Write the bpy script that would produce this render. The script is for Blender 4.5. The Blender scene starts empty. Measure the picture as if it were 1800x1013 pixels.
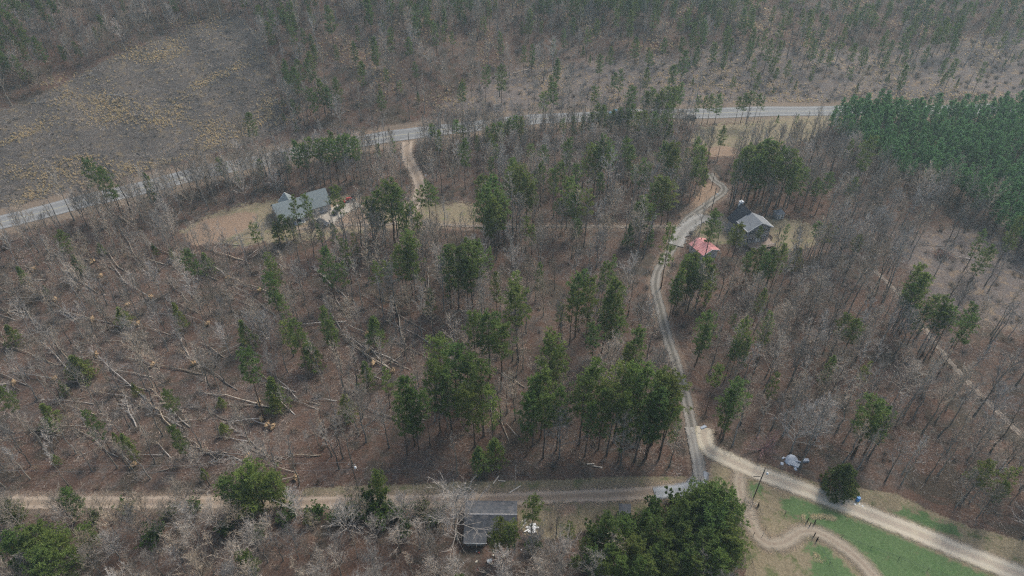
import bpy, math, random
import numpy as np
from mathutils import Vector, Matrix, Euler

sc = bpy.context.scene
COL = sc.collection
rad = math.radians

# ------------------------------------------------------------------ camera
CAM_H, CAM_PITCH, FPX = 140.0, rad(40.0), 1200.0
cam_data = bpy.data.cameras.new("camera")
cam_data.sensor_width = 36.0
cam_data.lens = 36.0 * FPX / 1800.0
cam_data.clip_start = 1.0
cam_data.clip_end = 4000.0
cam = bpy.data.objects.new("camera", cam_data)
cam.location = (0, 0, CAM_H)
cam.rotation_euler = (math.pi / 2 - CAM_PITCH, 0, 0)
COL.objects.link(cam)
sc.camera = cam

# ------------------------------------------------------------------ sky, sun, exposure
SUN_EL, SUN_AZ = rad(48), rad(38)          # azimuth measured from +Y towards +X
world = bpy.data.worlds.new("World")
sc.world = world
world.use_nodes = True
wn = world.node_tree.nodes
wl = world.node_tree.links
wn.clear()
w_out = wn.new("ShaderNodeOutputWorld")
w_bg = wn.new("ShaderNodeBackground")
w_sky = wn.new("ShaderNodeTexSky")
w_sky.sky_type = 'NISHITA'
w_sky.sun_disc = False
w_sky.sun_elevation = SUN_EL
w_sky.sun_rotation = SUN_AZ
w_sky.air_density = 1.2
w_sky.dust_density = 4.0
w_bg.inputs['Strength'].default_value = 0.10
wl.new(w_sky.outputs[0], w_bg.inputs[0])
wl.new(w_bg.outputs[0], w_out.inputs[0])
sun_data = bpy.data.lights.new("sun", 'SUN')
sun_data.energy = 1.5
sun_data.angle = rad(14)
sun_data.color = (1.0, 0.965, 0.90)
sun = bpy.data.objects.new("sun", sun_data)
sun.rotation_euler = (math.pi / 2 - SUN_EL, 0, math.pi - SUN_AZ)
sun.location = (60, 80, 250)
COL.objects.link(sun)
sc.view_settings.view_transform = 'Standard'
sc.view_settings.look = 'None'
sc.view_settings.gamma = 1.0
sc.view_settings.exposure = 0.92
sc.cycles.max_bounces = 4
sc.cycles.diffuse_bounces = 2
sc.cycles.volume_bounces = 0
sc.cycles.transparent_max_bounces = 12
sc.cycles.use_denoising = False
sc.cycles.filter_width = 1.2

rng = np.random.default_rng(7)
random.seed(7)


# ------------------------------------------------------------------ camera geometry and terrain
def ray(u, v):
    cx, cy = (u - 900.0) / FPX, (506.5 - v) / FPX
    c, s = math.cos(CAM_PITCH), math.sin(CAM_PITCH)
    return cx, c + cy * s, -s + cy * c


def project(x, y, z):
    c, s = math.cos(CAM_PITCH), math.sin(CAM_PITCH)
    dz = z - CAM_H
    fz = y * c - dz * s
    uy = y * s + dz * c
    fz = np.where(fz < 1, 1, fz)
    return 900 + FPX * x / fz, 506.5 - FPX * uy / fz


def flat(u, v, z=0.0):
    d = ray(u, v)
    t = (z - CAM_H) / d[2]
    return d[0] * t, d[1] * t


HW_PX = [(0, 393), (102, 368), (148, 356), (228, 337), (320, 315), (500, 275), (660, 244), (734, 235), (922, 213), (1080, 204),
         (1210, 201), (1300, 198.5), (1400, 196), (1500, 194), (1800, 192)]
HW = np.array([flat(*p) for p in HW_PX])
HW = np.vstack([[HW[0, 0] - 150, HW[0, 1] - 90], [HW[0, 0] - 60, HW[0, 1] - 33], HW, [HW[-1, 0] + 200, HW[-1, 1] + 14]])


def hwy(x):
    return np.interp(x, HW[:, 0], HW[:, 1])


def terrain(x, y):
    x = np.asarray(x, float)
    y = np.asarray(y, float)
    und = 0.35 * np.sin(x * 0.045 + 1.0) * np.cos(y * 0.05) + 0.2 * np.sin(x * 0.11 + y * 0.09)
    xs = np.clip(x, -420, 420)
    # smooth highway line
    yh = (hwy(xs) + hwy(xs - 14) + hwy(xs + 14) + hwy(xs - 28) + hwy(xs + 28)) / 5.0
    s = y - (yh + 20)
    sp = 9.0 * np.logaddexp(0, np.clip(s / 9.0, -40, 200))
    sl = np.interp(x, [-250, -60, 10, 90, 250], [0.31, 0.29, 0.24, 0.17, 0.16])
    hm = 85.0
    hill = hm * (1 - np.exp(-sl * sp / hm))
    k = np.clip(s / 40, 0, 1)
    rel = k * (3.2 * np.sin(x * 0.033 + y * 0.012) + 2.1 * np.sin(x * 0.075 - y * 0.05 + 2) + 0.8 * np.sin(x * 0.2 + y * 0.17))
    near = np.clip((y - 20) / 30, 0, 1)
    return und * near + hill + rel


def ground_at(u, v, up=0.0):
    """Point where the sight line of photo pixel (u, v) meets the terrain raised by `up` metres."""
    d = ray(u, v)
    ts = np.linspace(20, 900, 1800)
    x, y, z = d[0] * ts, d[1] * ts, CAM_H + d[2] * ts
    below = z < terrain(x, y) + up
    i = int(np.argmax(below)) if below.any() else len(ts) - 1
    a, b = ts[max(i - 1, 0)], ts[i]
    for _ in range(22):
        m = 0.5 * (a + b)
        if CAM_H + d[2] * m < float(terrain(d[0] * m, d[1] * m)) + up:
            b = m
        else:
            a = m
    return Vector((d[0] * b, d[1] * b, float(terrain(d[0] * b, d[1] * b))))


def tz(x, y):
    return float(terrain(x, y))


def in_poly(pu, pv, poly):
    inside = np.zeros(len(pu), bool)
    n = len(poly)
    for i in range(n):
        x1, y1 = poly[i]
        x2, y2 = poly[(i + 1) % n]
        c = ((y1 > pv) != (y2 > pv)) & (pu < (x2 - x1) * (pv - y1) / (y2 - y1 + 1e-9) + x1)
        inside ^= c
    return inside


def seg_dist(px, py, pts):
    d = np.full(len(px), 1e9)
    for (x1, y1), (x2, y2) in zip(pts[:-1], pts[1:]):
        vx, vy = x2 - x1, y2 - y1
        t = np.clip(((px - x1) * vx + (py - y1) * vy) / (vx * vx + vy * vy + 1e-9), 0, 1)
        d = np.minimum(d, np.hypot(px - x1 - t * vx, py - y1 - t * vy))
    return d


# ------------------------------------------------------------------ mesh builder
class MB:
    def __init__(self):
        self.v, self.f, self.m, self.n, self.uv = [], [], [], 0, []

    def add(self, verts, faces, mat=0):
        verts = [tuple(map(float, p)) for p in verts]
        k = self.n
        self.v += verts
        self.f += [tuple(i + k for i in q) for q in faces]
        self.m += [mat] * len(faces)
        self.n += len(verts)
        return self

    def tube(self, pts, rr, sides=4, mat=0, cap=False):
        pts = np.asarray(pts, float)
        d = pts[-1] - pts[0]
        d = d / (np.linalg.norm(d) + 1e-9)
        a = np.cross(d, [0.31, 0.87, 0.12] if abs(d[1]) < 0.8 else [1, 0.1, 0.05])
        a /= np.linalg.norm(a) + 1e-9
        b = np.cross(d, a)
        vs, fs = [], []
        for p, r in zip(pts, rr):
            for k in range(sides):
                t = 2 * math.pi * k / sides
                vs.append(p + r * (math.cos(t) * a + math.sin(t) * b))
        for i in range(len(pts) - 1):
            for k in range(sides):
                k2 = (k + 1) % sides
                fs.append((i * sides + k, i * sides + k2, (i + 1) * sides + k2, (i + 1) * sides + k))
        if cap:
            fs.append(tuple(range(sides))[::-1])
            fs.append(tuple((len(pts) - 1) * sides + k for k in range(sides)))
        return self.add(vs, fs, mat)

    def twig(self, p, q, r, mat=0):
        p, q = np.asarray(p, float), np.asarray(q, float)
        d = q - p
        a = np.cross(d, [0.3, 0.8, 0.5])
        a /= np.linalg.norm(a) + 1e-9
        b = np.cross(d, a)
        b /= np.linalg.norm(b) + 1e-9
        vs = [p + r * a, p + r * (-0.5 * a + 0.87 * b), p + r * (-0.5 * a - 0.87 * b), q]
        return self.add(vs, [(0, 1, 3), (1, 2, 3), (2, 0, 3)], mat)

    def box(self, c, s, rz=0.0, mat=0, taper=1.0):
        cx, cy, cz = c
        hx, hy, hz = s[0] / 2, s[1] / 2, s[2] / 2
        vs = []
        for dz in (-1, 1):
            k = taper if dz > 0 else 1.0
            for dx, dy in ((-1, -1), (1, -1), (1, 1), (-1, 1)):
                x, y = dx * hx * k, dy * hy * k
                vs.append((cx + x * math.cos(rz) - y * math.sin(rz), cy + x * math.sin(rz) + y * math.cos(rz), cz + dz * hz))
        return self.add(vs, [(3, 2, 1, 0), (4, 5, 6, 7), (0, 1, 5, 4), (1, 2, 6, 5), (2, 3, 7, 6), (3, 0, 4, 7)], mat)

    def extrude_y(self, poly, y0, y1, mat=0):
        """poly: (x, z) outline, extruded along y."""
        n = len(poly)
        vs = [(x, y0, z) for x, z in poly] + [(x, y1, z) for x, z in poly]
        fs = [tuple(range(n)), tuple(range(2 * n - 1, n - 1, -1))]
        for i in range(n):
            j = (i + 1) % n
            fs.append((i, i + n, j + n, j))
        return self.add(vs, fs, mat)

    def cyl(self, p, q, r, sides=12, mat=0, r2=None):
        return self.tube([p, q], [r, r if r2 is None else r2], sides, mat, cap=True)

    def mesh(self, name, mats, smooth=False):
        me = bpy.data.meshes.new(name)
        me.from_pydata(self.v, [], self.f)
        for m in mats:
            me.materials.append(m)
        if len(mats) > 1:
            me.polygons.foreach_set("material_index", self.m)
        if smooth:
            me.polygons.foreach_set("use_smooth", [True] * len(me.polygons))
        me.update()
        return me

    def build(self, name, mats, parent=None, smooth=False):
        if not isinstance(mats, (list, tuple)):
            mats = [mats]
        me = self.mesh(name, mats, smooth)
        bm_fix(me)
        return link(name, me, parent)


def bm_fix(me):
    import bmesh
    bm = bmesh.new()
    bm.from_mesh(me)
    bmesh.ops.recalc_face_normals(bm, faces=bm.faces)
    bm.to_mesh(me)
    bm.free()


def link(name, me, parent=None):
    o = bpy.data.objects.new(name, me)
    COL.objects.link(o)
    if parent is not None:
        o.parent = parent
    return o


def thing(name, label, cat, loc=(0, 0, 0), rz=0.0, group=None):
    o = bpy.data.objects.new(name, None)
    COL.objects.link(o)
    o.empty_display_size = 0.3
    o.location = loc
    o.rotation_euler = (0, 0, rz)
    tag(o, label, cat, group)
    return o


def tag(o, label=None, cat=None, group=None, kind=None):
    if label:
        o["label"] = label
    if cat:
        o["category"] = cat
    if group:
        o["group"] = group
    if kind:
        o["kind"] = kind
    return o


# ------------------------------------------------------------------ materials
def new_mat(name):
    m = bpy.data.materials.new(name)
    m.use_nodes = True
    nt = m.node_tree
    nt.nodes.clear()
    out = nt.nodes.new("ShaderNodeOutputMaterial")
    b = nt.nodes.new("ShaderNodeBsdfPrincipled")
    b.inputs['Specular IOR Level'].default_value = 0.25
    nt.links.new(b.outputs[0], out.inputs[0])
    return m, nt, b, out


class NT:
    """Small helper for node graphs."""
    def __init__(self, nt):
        self.nt = nt

    def node(self, t, **kw):
        n = self.nt.nodes.new(t)
        for k, v in kw.items():
            setattr(n, k, v)
        return n

    def put(self, sock, v):
        if hasattr(v, 'is_output'):
            self.nt.links.new(v, sock)
        else:
            sock.default_value = v

    def noise(self, vec, scale, detail=4, rough=0.6, dist=0.0):
        n = self.node("ShaderNodeTexNoise")
        self.nt.links.new(vec, n.inputs['Vector'])
        n.inputs['Scale'].default_value = scale
        n.inputs['Detail'].default_value = detail
        n.inputs['Roughness'].default_value = rough
        n.inputs['Distortion'].default_value = dist
        return n.outputs['Fac']

    def ramp(self, fac, stops, interp='LINEAR'):
        n = self.node("ShaderNodeValToRGB")
        self.nt.links.new(fac, n.inputs[0])
        cr = n.color_ramp
        cr.interpolation = interp
        while len(cr.elements) > 1:
            cr.elements.remove(cr.elements[-1])
        for i, (p, c) in enumerate(stops):
            e = cr.elements[0] if i == 0 else cr.elements.new(p)
            e.position = p
            e.color = (*c, 1.0) if len(c) == 3 else c
        return n.outputs[0]

    def mix(self, fac, a, b, mode='MIX'):
        n = self.node("ShaderNodeMix", data_type='RGBA', blend_type=mode)
        self.put(n.inputs[0], fac)
        for s, v in ((n.inputs[6], a), (n.inputs[7], b)):
            self.put(s, v if hasattr(v, 'is_output') else (*v, 1.0))
        return n.outputs[2]

    def math(self, op, a, b=None, clamp=False):
        n = self.node("ShaderNodeMath", operation=op, use_clamp=clamp)
        self.put(n.inputs[0], a)
        if b is not None:
            self.put(n.inputs[1], b)
        return n.outputs[0]

    def step(self, x, lo, hi):
        n = self.node("ShaderNodeMapRange", interpolation_type='SMOOTHSTEP')
        self.put(n.inputs['Value'], x)
        n.inputs['From Min'].default_value = lo
        n.inputs['From Max'].default_value = hi
        return n.outputs[0]

    def attr(self, name):
        n = self.node("ShaderNodeAttribute", attribute_name=name)
        return n.outputs['Fac']

    def bump(self, height, strength, dist):
        n = self.node("ShaderNodeBump")
        n.inputs['Strength'].default_value = strength
        n.inputs['Distance'].default_value = dist
        self.nt.links.new(height, n.inputs['Height'])
        return n.outputs[0]


def surface_mat(name, c1, c2, scale=3.0, rough=0.8, c3=None, bump=0.0, metal=0.0, spec=0.25, stretch=None, var=0.0):
    """Two or three tone weathered surface in object space; var = brightness spread per object."""
    m, nt, b, out = new_mat(name)
    N = NT(nt)
    tc = N.node("ShaderNodeTexCoord").outputs['Object']
    if stretch:
        mp = N.node("ShaderNodeMapping")
        mp.inputs['Scale'].default_value = stretch
        nt.links.new(tc, mp.inputs[0])
        tc = mp.outputs[0]
    f = N.noise(tc, scale, 6, 0.65)
    stops = [(0.3, c1), (0.7, c2)] if c3 is None else [(0.28, c1), (0.5, c2), (0.72, c3)]
    col = N.ramp(f, stops)
    if var:
        oi = N.node("ShaderNodeObjectInfo").outputs['Random']
        hv = N.node("ShaderNodeHueSaturation")
        nt.links.new(col, hv.inputs['Color'])
        nt.links.new(N.math('ADD', N.math('MULTIPLY', oi, 2 * var), 1 - var), hv.inputs['Value'])
        nt.links.new(N.math('ADD', N.math('MULTIPLY', N.math('FRACT', N.math('MULTIPLY', oi, 7.13)), 1.1), 0.75), hv.inputs['Saturation'])
        col = hv.outputs[0]
    nt.links.new(col, b.inputs['Base Color'])
    b.inputs['Roughness'].default_value = rough
    b.inputs['Metallic'].default_value = metal
    b.inputs['Specular IOR Level'].default_value = spec
    if bump:
        nt.links.new(N.bump(f, bump, 0.05), b.inputs['Normal'])
    return m


def foliage_mat(name, dark, light, hue_spread=0.5):
    m, nt, b, out = new_mat(name)
    N = NT(nt)
    oi = N.node("ShaderNodeObjectInfo")
    geo = N.node("ShaderNodeNewGeometry")
    tc = N.node("ShaderNodeTexCoord").outputs['Object']
    isl = geo.outputs['Random Per Island']
    f = N.noise(tc, 0.55, 3, 0.6)
    k = N.math('ADD', N.math('MULTIPLY', f, 0.55), N.math('MULTIPLY', isl, 0.45))
    col = N.ramp(k, [(0.22, dark), (0.72, light)])
    col = N.mix(N.math('MULTIPLY', oi.outputs['Random'], hue_spread), col, (light[0] * 1.15, light[1] * 0.85, light[2] * 0.75))
    col = N.mix(1.0, col, oi.outputs['Color'], 'MULTIPLY')
    nt.links.new(col, b.inputs['Base Color'])
    b.inputs['Roughness'].default_value = 0.65
    b.inputs['Specular IOR Level'].default_value = 0.2
    tr = N.node("ShaderNodeBsdfTranslucent")
    nt.links.new(col, tr.inputs[0])
    mx = N.node("ShaderNodeMixShader")
    mx.inputs[0].default_value = 0.5
    nt.links.new(b.outputs[0], mx.inputs[1])
    nt.links.new(tr.outputs[0], mx.inputs[2])
    nt.links.new(mx.outputs[0], out.inputs[0])
    return m


M = {}
M['bare_bark'] = surface_mat("bare_bark", (0.105, 0.095, 0.082), (0.34, 0.32, 0.285), 1.2, 0.9, var=0.5)
M['twig'] = surface_mat("grey_twigs", (0.24, 0.212, 0.184), (0.44, 0.40, 0.352), 0.6, 0.9, var=0.45)
M['pine_bark'] = surface_mat("pine_bark", (0.07, 0.055, 0.045), (0.19, 0.15, 0.125), 3.0, 0.95, var=0.25)
M['needles'] = foliage_mat("pine_needles", (0.050, 0.092, 0.028), (0.165, 0.245, 0.075))
M['cedar'] = foliage_mat("cedar_foliage", (0.055, 0.088, 0.028), (0.165, 0.215, 0.065), 0.1)
M['plantation'] = foliage_mat("planted_pine_needles", (0.060, 0.150, 0.060), (0.150, 0.300, 0.120), 0.25)
M['bud'] = foliage_mat("spring_leaves", (0.06, 0.10, 0.034), (0.16, 0.225, 0.075), 0.3)
M['redbud'] = surface_mat("redbud_twigs", (0.21, 0.13, 0.125), (0.31, 0.19, 0.18), 0.8, 0.9)
M['log'] = surface_mat("fallen_trunk_bark", (0.14, 0.12, 0.10), (0.33, 0.295, 0.255), 1.5, 0.9, c3=(0.50, 0.46, 0.41), var=0.45)
M['root'] = surface_mat("root_clay", (0.30, 0.19, 0.10), (0.55, 0.40, 0.24), 2.5, 0.95, bump=0.5)
M['dry_grass'] = foliage_mat("dry_grass", (0.50, 0.41, 0.25), (0.76, 0.64, 0.42), 0.1)
M['grass'] = foliage_mat("green_grass_blades", (0.03, 0.075, 0.025), (0.08, 0.15, 0.05), 0.3)
M['brush'] = surface_mat("brush_twigs", (0.14, 0.118, 0.10), (0.32, 0.285, 0.25), 0.5, 0.95, var=0.45)
M['stick'] = surface_mat("litter_sticks", (0.24, 0.20, 0.175), (0.46, 0.41, 0.365), 0.4, 0.95, var=0.4)
M['straw'] = surface_mat("straw", (0.50, 0.42, 0.24), (0.68, 0.60, 0.38), 2.0, 0.95)
M['pole'] = surface_mat("pole_wood", (0.07, 0.055, 0.045), (0.14, 0.115, 0.095), 2.0, 0.9)
M['post'] = surface_mat("dark_post_wood", (0.03, 0.022, 0.02), (0.075, 0.055, 0.045), 3.0, 0.9)
M['pale_wood'] = surface_mat("pale_wood", (0.38, 0.33, 0.27), (0.55, 0.49, 0.41), 2.0, 0.85)
M['wire'] = surface_mat("wire", (0.10, 0.10, 0.10), (0.16, 0.16, 0.16), 1.0, 0.6)
M['white_paint'] = surface_mat("white_paint", (0.62, 0.62, 0.60), (0.80, 0.80, 0.78), 1.5, 0.6)
M['grey_metal'] = surface_mat("grey_metal", (0.42, 0.45, 0.46), (0.60, 0.63, 0.64), 2.0, 0.45, metal=0.3)
M['shingle_grey'] = surface_mat("grey_shingles", (0.15, 0.175, 0.175), (0.23, 0.26, 0.26), 1.6, 0.9, bump=0.2)
M['shingle_light'] = surface_mat("light_grey_shingles", (0.165, 0.173, 0.178), (0.25, 0.26, 0.268), 1.6, 0.9, bump=0.2)
M['shingle_dark'] = surface_mat("dark_shingles", (0.035, 0.038, 0.045), (0.075, 0.08, 0.09), 1.6, 0.85, bump=0.2)
M['shingle_old'] = surface_mat("old_dark_shingles", (0.042, 0.046, 0.052), (0.085, 0.09, 0.10), 1.0, 0.9, c3=(0.145, 0.135, 0.13), bump=0.3)
M['red_metal'] = surface_mat("faded_red_metal", (0.52, 0.21, 0.20), (0.64, 0.32, 0.30), 1.2, 0.55)
M['siding_grey'] = surface_mat("grey_siding", (0.30, 0.285, 0.275), (0.40, 0.385, 0.37), 1.5, 0.8)
M['siding_cream'] = surface_mat("cream_siding", (0.52, 0.48, 0.38), (0.68, 0.63, 0.52), 1.2, 0.8)
M['siding_white'] = surface_mat("white_siding", (0.50, 0.47, 0.45), (0.66, 0.63, 0.60), 1.2, 0.8)
M['old_wall'] = surface_mat("weathered_wall", (0.22, 0.21, 0.195), (0.36, 0.345, 0.32), 1.5, 0.9)
M['brick'] = surface_mat("red_brick", (0.20, 0.09, 0.07), (0.30, 0.15, 0.12), 3.0, 0.9)
M['glass'] = surface_mat("window_glass", (0.02, 0.025, 0.03), (0.05, 0.06, 0.07), 1.0, 0.12, spec=0.6)
M['shutter'] = surface_mat("dark_shutter", (0.03, 0.035, 0.045), (0.05, 0.055, 0.065), 2.0, 0.7)
M['deck'] = surface_mat("deck_boards", (0.20, 0.15, 0.12), (0.32, 0.25, 0.20), 2.0, 0.85)
M['red_paint'] = surface_mat("red_paint", (0.36, 0.05, 0.045), (0.48, 0.09, 0.08), 1.5, 0.5)
M['blue_plastic'] = surface_mat("blue_plastic", (0.05, 0.20, 0.46), (0.10, 0.30, 0.60), 2.0, 0.45)
M['blue_paint'] = surface_mat("blue_truck_paint", (0.03, 0.17, 0.28), (0.05, 0.24, 0.36), 1.5, 0.4, spec=0.5)
M['car_dark'] = surface_mat("dark_car_paint", (0.018, 0.02, 0.025), (0.035, 0.038, 0.045), 1.0, 0.3, spec=0.6)
M['car_grey'] = surface_mat("grey_green_car_paint", (0.035, 0.045, 0.042), (0.06, 0.07, 0.066), 1.0, 0.35, spec=0.6)
M['tyre'] = surface_mat("tyre_rubber", (0.015, 0.015, 0.015), (0.035, 0.035, 0.035), 3.0, 0.9)
M['rust'] = surface_mat("rusty_brush", (0.14, 0.06, 0.045), (0.26, 0.125, 0.095), 1.2, 0.95)
M['rubble'] = surface_mat("pale_concrete", (0.30, 0.33, 0.37), (0.46, 0.50, 0.55), 1.5, 0.85)
M['cloth_red'] = surface_mat("faded_red_cloth", (0.36, 0.10, 0.08), (0.48, 0.16, 0.12), 2.0, 0.9)


# ------------------------------------------------------------------ road lines (photo pixels on the ground)
def world_line(px):
    return [tuple(ground_at(u, v).xy) for u, v in px]


def catmull(pts, step=1.5):
    P = [np.array(p) for p in pts]
    P = [2 * P[0] - P[1]] + P + [2 * P[-1] - P[-2]]
    out = []
    for i in range(1, len(P) - 2):
        n = max(2, int(np.linalg.norm(P[i + 1] - P[i]) / step))
        for k in range(n):
            t = k / n
            a, b, c, d = P[i - 1], P[i], P[i + 1], P[i + 2]
            out.append(0.5 * (2 * b + (c - a) * t + (2 * a - 5 * b + 4 * c - d) * t * t + (3 * b - a - 3 * c + d) * t ** 3))
    out.append(P[-2])
    return np.array(out)


PX_ROADS = {
    'lower_dirt': [(-80, 880), (0, 883), (120, 884), (300, 883), (500, 884), (640, 882), (760, 881), (900, 877), (1000, 873), (1100, 869), (1190, 862), (1236, 858)],
    'driveway': [(1232, 866), (1232, 835), (1224, 790), (1213, 735), (1203, 690), (1187, 635), (1172, 590), (1160, 540), (1152, 505), (1156, 478), (1170, 455), (1184, 432),
                 (1196, 405), (1210, 385), (1232, 368), (1256, 350), (1272, 337), (1269, 326), (1256, 318), (1248, 305)],
    'field_dirt': [(1238, 752), (1238, 770), (1246, 790), (1280, 808), (1330, 830), (1400, 856), (1470, 882), (1540, 909), (1620, 941), (1700, 974), (1800, 1013), (1900, 1052)],
    'house_spur': [(1218, 380), (1245, 385), (1270, 396), (1288, 408)],
    'ranch_drive': [(1196, 398), (1120, 399), (1020, 399), (900, 399), (800, 397), (720, 394), (650, 396), (600, 396), (560, 399), (520, 404)],
    'highway_track': [(716, 250), (716, 275), (728, 300), (738, 325), (735, 350), (715, 380), (700, 394)],
    'field_track': [(1302, 832), (1299, 850), (1303, 875), (1314, 895), (1322, 925), (1332, 942), (1352, 957), (1378, 955), (1400, 940), (1425, 933), (1455, 945), (1485, 965), (1515, 990), (1540, 1020)],
    'woods_track': [(1500, 440), (1540, 478), (1580, 518), (1620, 570), (1660, 625), (1700, 670), (1745, 715), (1790, 760), (1840, 800)],
}
ROADS = {k: catmull(world_line(v)) for k, v in PX_ROADS.items()}
ROAD_W = {'lower_dirt': 3.4, 'driveway': 2.9, 'field_dirt': 3.5, 'house_spur': 3.0, 'ranch_drive': 2.6, 'highway_track': 3.6, 'field_track': 2.0, 'woods_track': 2.2}

# ground zones, outlined in photo pixels on the ground
Z_LAWN = [  # mown or dormant grass
    [(318, 408), (380, 372), (440, 358), (492, 350), (560, 352), (600, 345), (660, 350), (700, 358), (780, 356), (838, 360), (842, 396), (760, 400), (690, 402), (600, 410), (540, 422), (470, 425), (420, 432), (350, 425)],
    [(1205, 398), (1228, 372), (1290, 388), (1380, 384), (1415, 390), (1436, 405), (1432, 432), (1390, 442), (1330, 436), (1280, 430), (1240, 430)],
    [(1212, 250), (1232, 222), (1330, 212), (1470, 200), (1450, 226), (1425, 244), (1380, 252), (1290, 262), (1240, 262)],
]
Z_FIELD = [[(1236, 880), (1250, 812), (1290, 812), (1345, 815), (1380, 830), (1440, 850), (1520, 860), (1575, 868), (1640, 900), (1700, 925), (1760, 940), (1900, 980), (1900, 1100), (1300, 1100), (1312, 990), (1300, 920)],
           [(530, 858), (700, 852), (850, 846), (960, 845), (1080, 838), (1210, 838), (1215, 856), (1100, 866), (900, 872), (700, 874), (530, 876)],
           [(905, 885), (1010, 880), (1160, 872), (1200, 872), (1150, 895), (1080, 920), (1010, 940), (950, 950), (915, 935)]]
Z_GREEN = [[(1385, 905), (1370, 880), (1395, 872), (1440, 885), (1520, 915), (1600, 950), (1680, 985), (1740, 1013), (1850, 1060), (1560, 1060), (1520, 985), (1470, 945), (1430, 925)],
           [(1420, 950), (1450, 960), (1480, 985), (1500, 1013), (1520, 1060), (1430, 1060), (1425, 990)],
           [(1560, 900), (1600, 895), (1680, 925), (1690, 945), (1640, 935)],
           [(1313, 850), (1335, 850), (1338, 868), (1318, 872)]]
Z_CLAY = [[(320, 415), (360, 385), (430, 372), (455, 376), (440, 400), (380, 428), (340, 432)],
          [(1195, 378), (1240, 368), (1262, 340), (1252, 322), (1238, 322), (1222, 352), (1196, 372)],
          [(1235, 262), (1275, 255), (1300, 266), (1295, 276), (1245, 274)],
          [(975, 888), (1010, 886), (1015, 903), (985, 908)],
          [(570, 378), (590, 350), (640, 348), (640, 372), (650, 398), (560, 402)],
          [(560, 250), (640, 232), (740, 224), (740, 233), (640, 243), (560, 258)]]
Z_CLEAR = [[(-300, 300), (0, 195), (90, 160), (180, 108), (330, 50), (420, 25), (455, 60), (470, 110), (490, 180), (505, 228), (430, 255), (250, 302), (120, 338), (0, 372), (-300, 440)]]
Z_OPEN = [[(1130, 190), (1100, 120), (1250, 80), (1500, 90), (1800, 60), (2100, 60), (2100, 185), (1450, 188)],   # thinned slope
          [(760, 190), (900, 120), (1180, 95), (1180, 195), (900, 205)],
          [(1560, 420), (1800, 380), (2000, 420), (2000, 600), (1800, 590), (1640, 540)]]
Z_WIND = [[(-100, 420), (60, 400), (330, 430), (470, 440), (580, 500), (660, 560), (760, 600), (760, 700), (640, 760), (540, 840), (-100, 872)]]


def px_of(x, y):
    return project(x, y, terrain(x, y))


def zone_mask(u, v, polys, soft=4.0):
    out = np.zeros(len(u))
    for p in polys:
        ins = in_poly(u, v, p)
        d = seg_dist(u, v, list(p) + [p[0]])
        out = np.maximum(out, np.clip(0.5 + np.where(ins, d, -d) / (2 * soft), 0, 1))
    return out


# ------------------------------------------------------------------ ground sheet
def axis(parts):
    out = []
    for a, b, s in parts:
        out += list(np.arange(a, b, s))
    return np.array(out + [parts[-1][1]])


gx = axis([(-900, -360, 60), (-360, -150, 3.5), (-150, 170, 1.3), (170, 390, 3.5), (390, 930, 60)])
gy = axis([(-350, 30, 40), (30, 66, 4), (66, 250, 1.3), (250, 470, 3.2), (470, 950, 40)])
X, Y = np.meshgrid(gx, gy)
xf, yf = X.ravel(), Y.ravel()
zf = terrain(xf, yf)
nx, ny = len(gx), len(gy)
ii = np.arange(nx * ny).reshape(ny, nx)
quads = np.stack([ii[:-1, :-1], ii[:-1, 1:], ii[1:, 1:], ii[1:, :-1]], -1).reshape(-1, 4)
gme = bpy.data.meshes.new("ground")
gme.vertices.add(len(xf))
gme.vertices.foreach_set("co", np.stack([xf, yf, zf], 1).ravel())
gme.loops.add(quads.size)
gme.loops.foreach_set("vertex_index", quads.ravel())
gme.polygons.add(len(quads))
gme.polygons.foreach_set("loop_start", np.arange(len(quads)) * 4)
gme.polygons.foreach_set("loop_total", np.full(len(quads), 4))
gme.polygons.foreach_set("use_smooth", np.ones(len(quads), bool))
gme.update(calc_edges=True)
pu, pv = px_of(xf, yf)
ahead = yf > 40
masks = {
    'lawn': zone_mask(pu, pv, Z_LAWN, 9), 'field': zone_mask(pu, pv, Z_FIELD, 7), 'green': zone_mask(pu, pv, Z_GREEN, 10),
    'clay': zone_mask(pu, pv, Z_CLAY, 6), 'clear': zone_mask(pu, pv, Z_CLEAR, 10), 'open': zone_mask(pu, pv, Z_OPEN, 18),
}
verge = np.clip(1 - (seg_dist(xf, yf, HW) - 5) / 9, 0, 1)
rd = np.zeros(len(xf))
for k, line in ROADS.items():
    rd = np.maximum(rd, np.clip(1.25 - (seg_dist(xf, yf, line[::2]) - ROAD_W[k] * 0.5) / 2.2, 0, 1) * (0.5 if k == 'woods_track' else 1))
masks['verge'] = verge
masks['roadside'] = rd
for k, a in masks.items():
    at = gme.attributes.new(k, 'FLOAT', 'POINT')
    at.data.foreach_set("value", np.where(ahead, a, 0).astype(np.float32))

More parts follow.
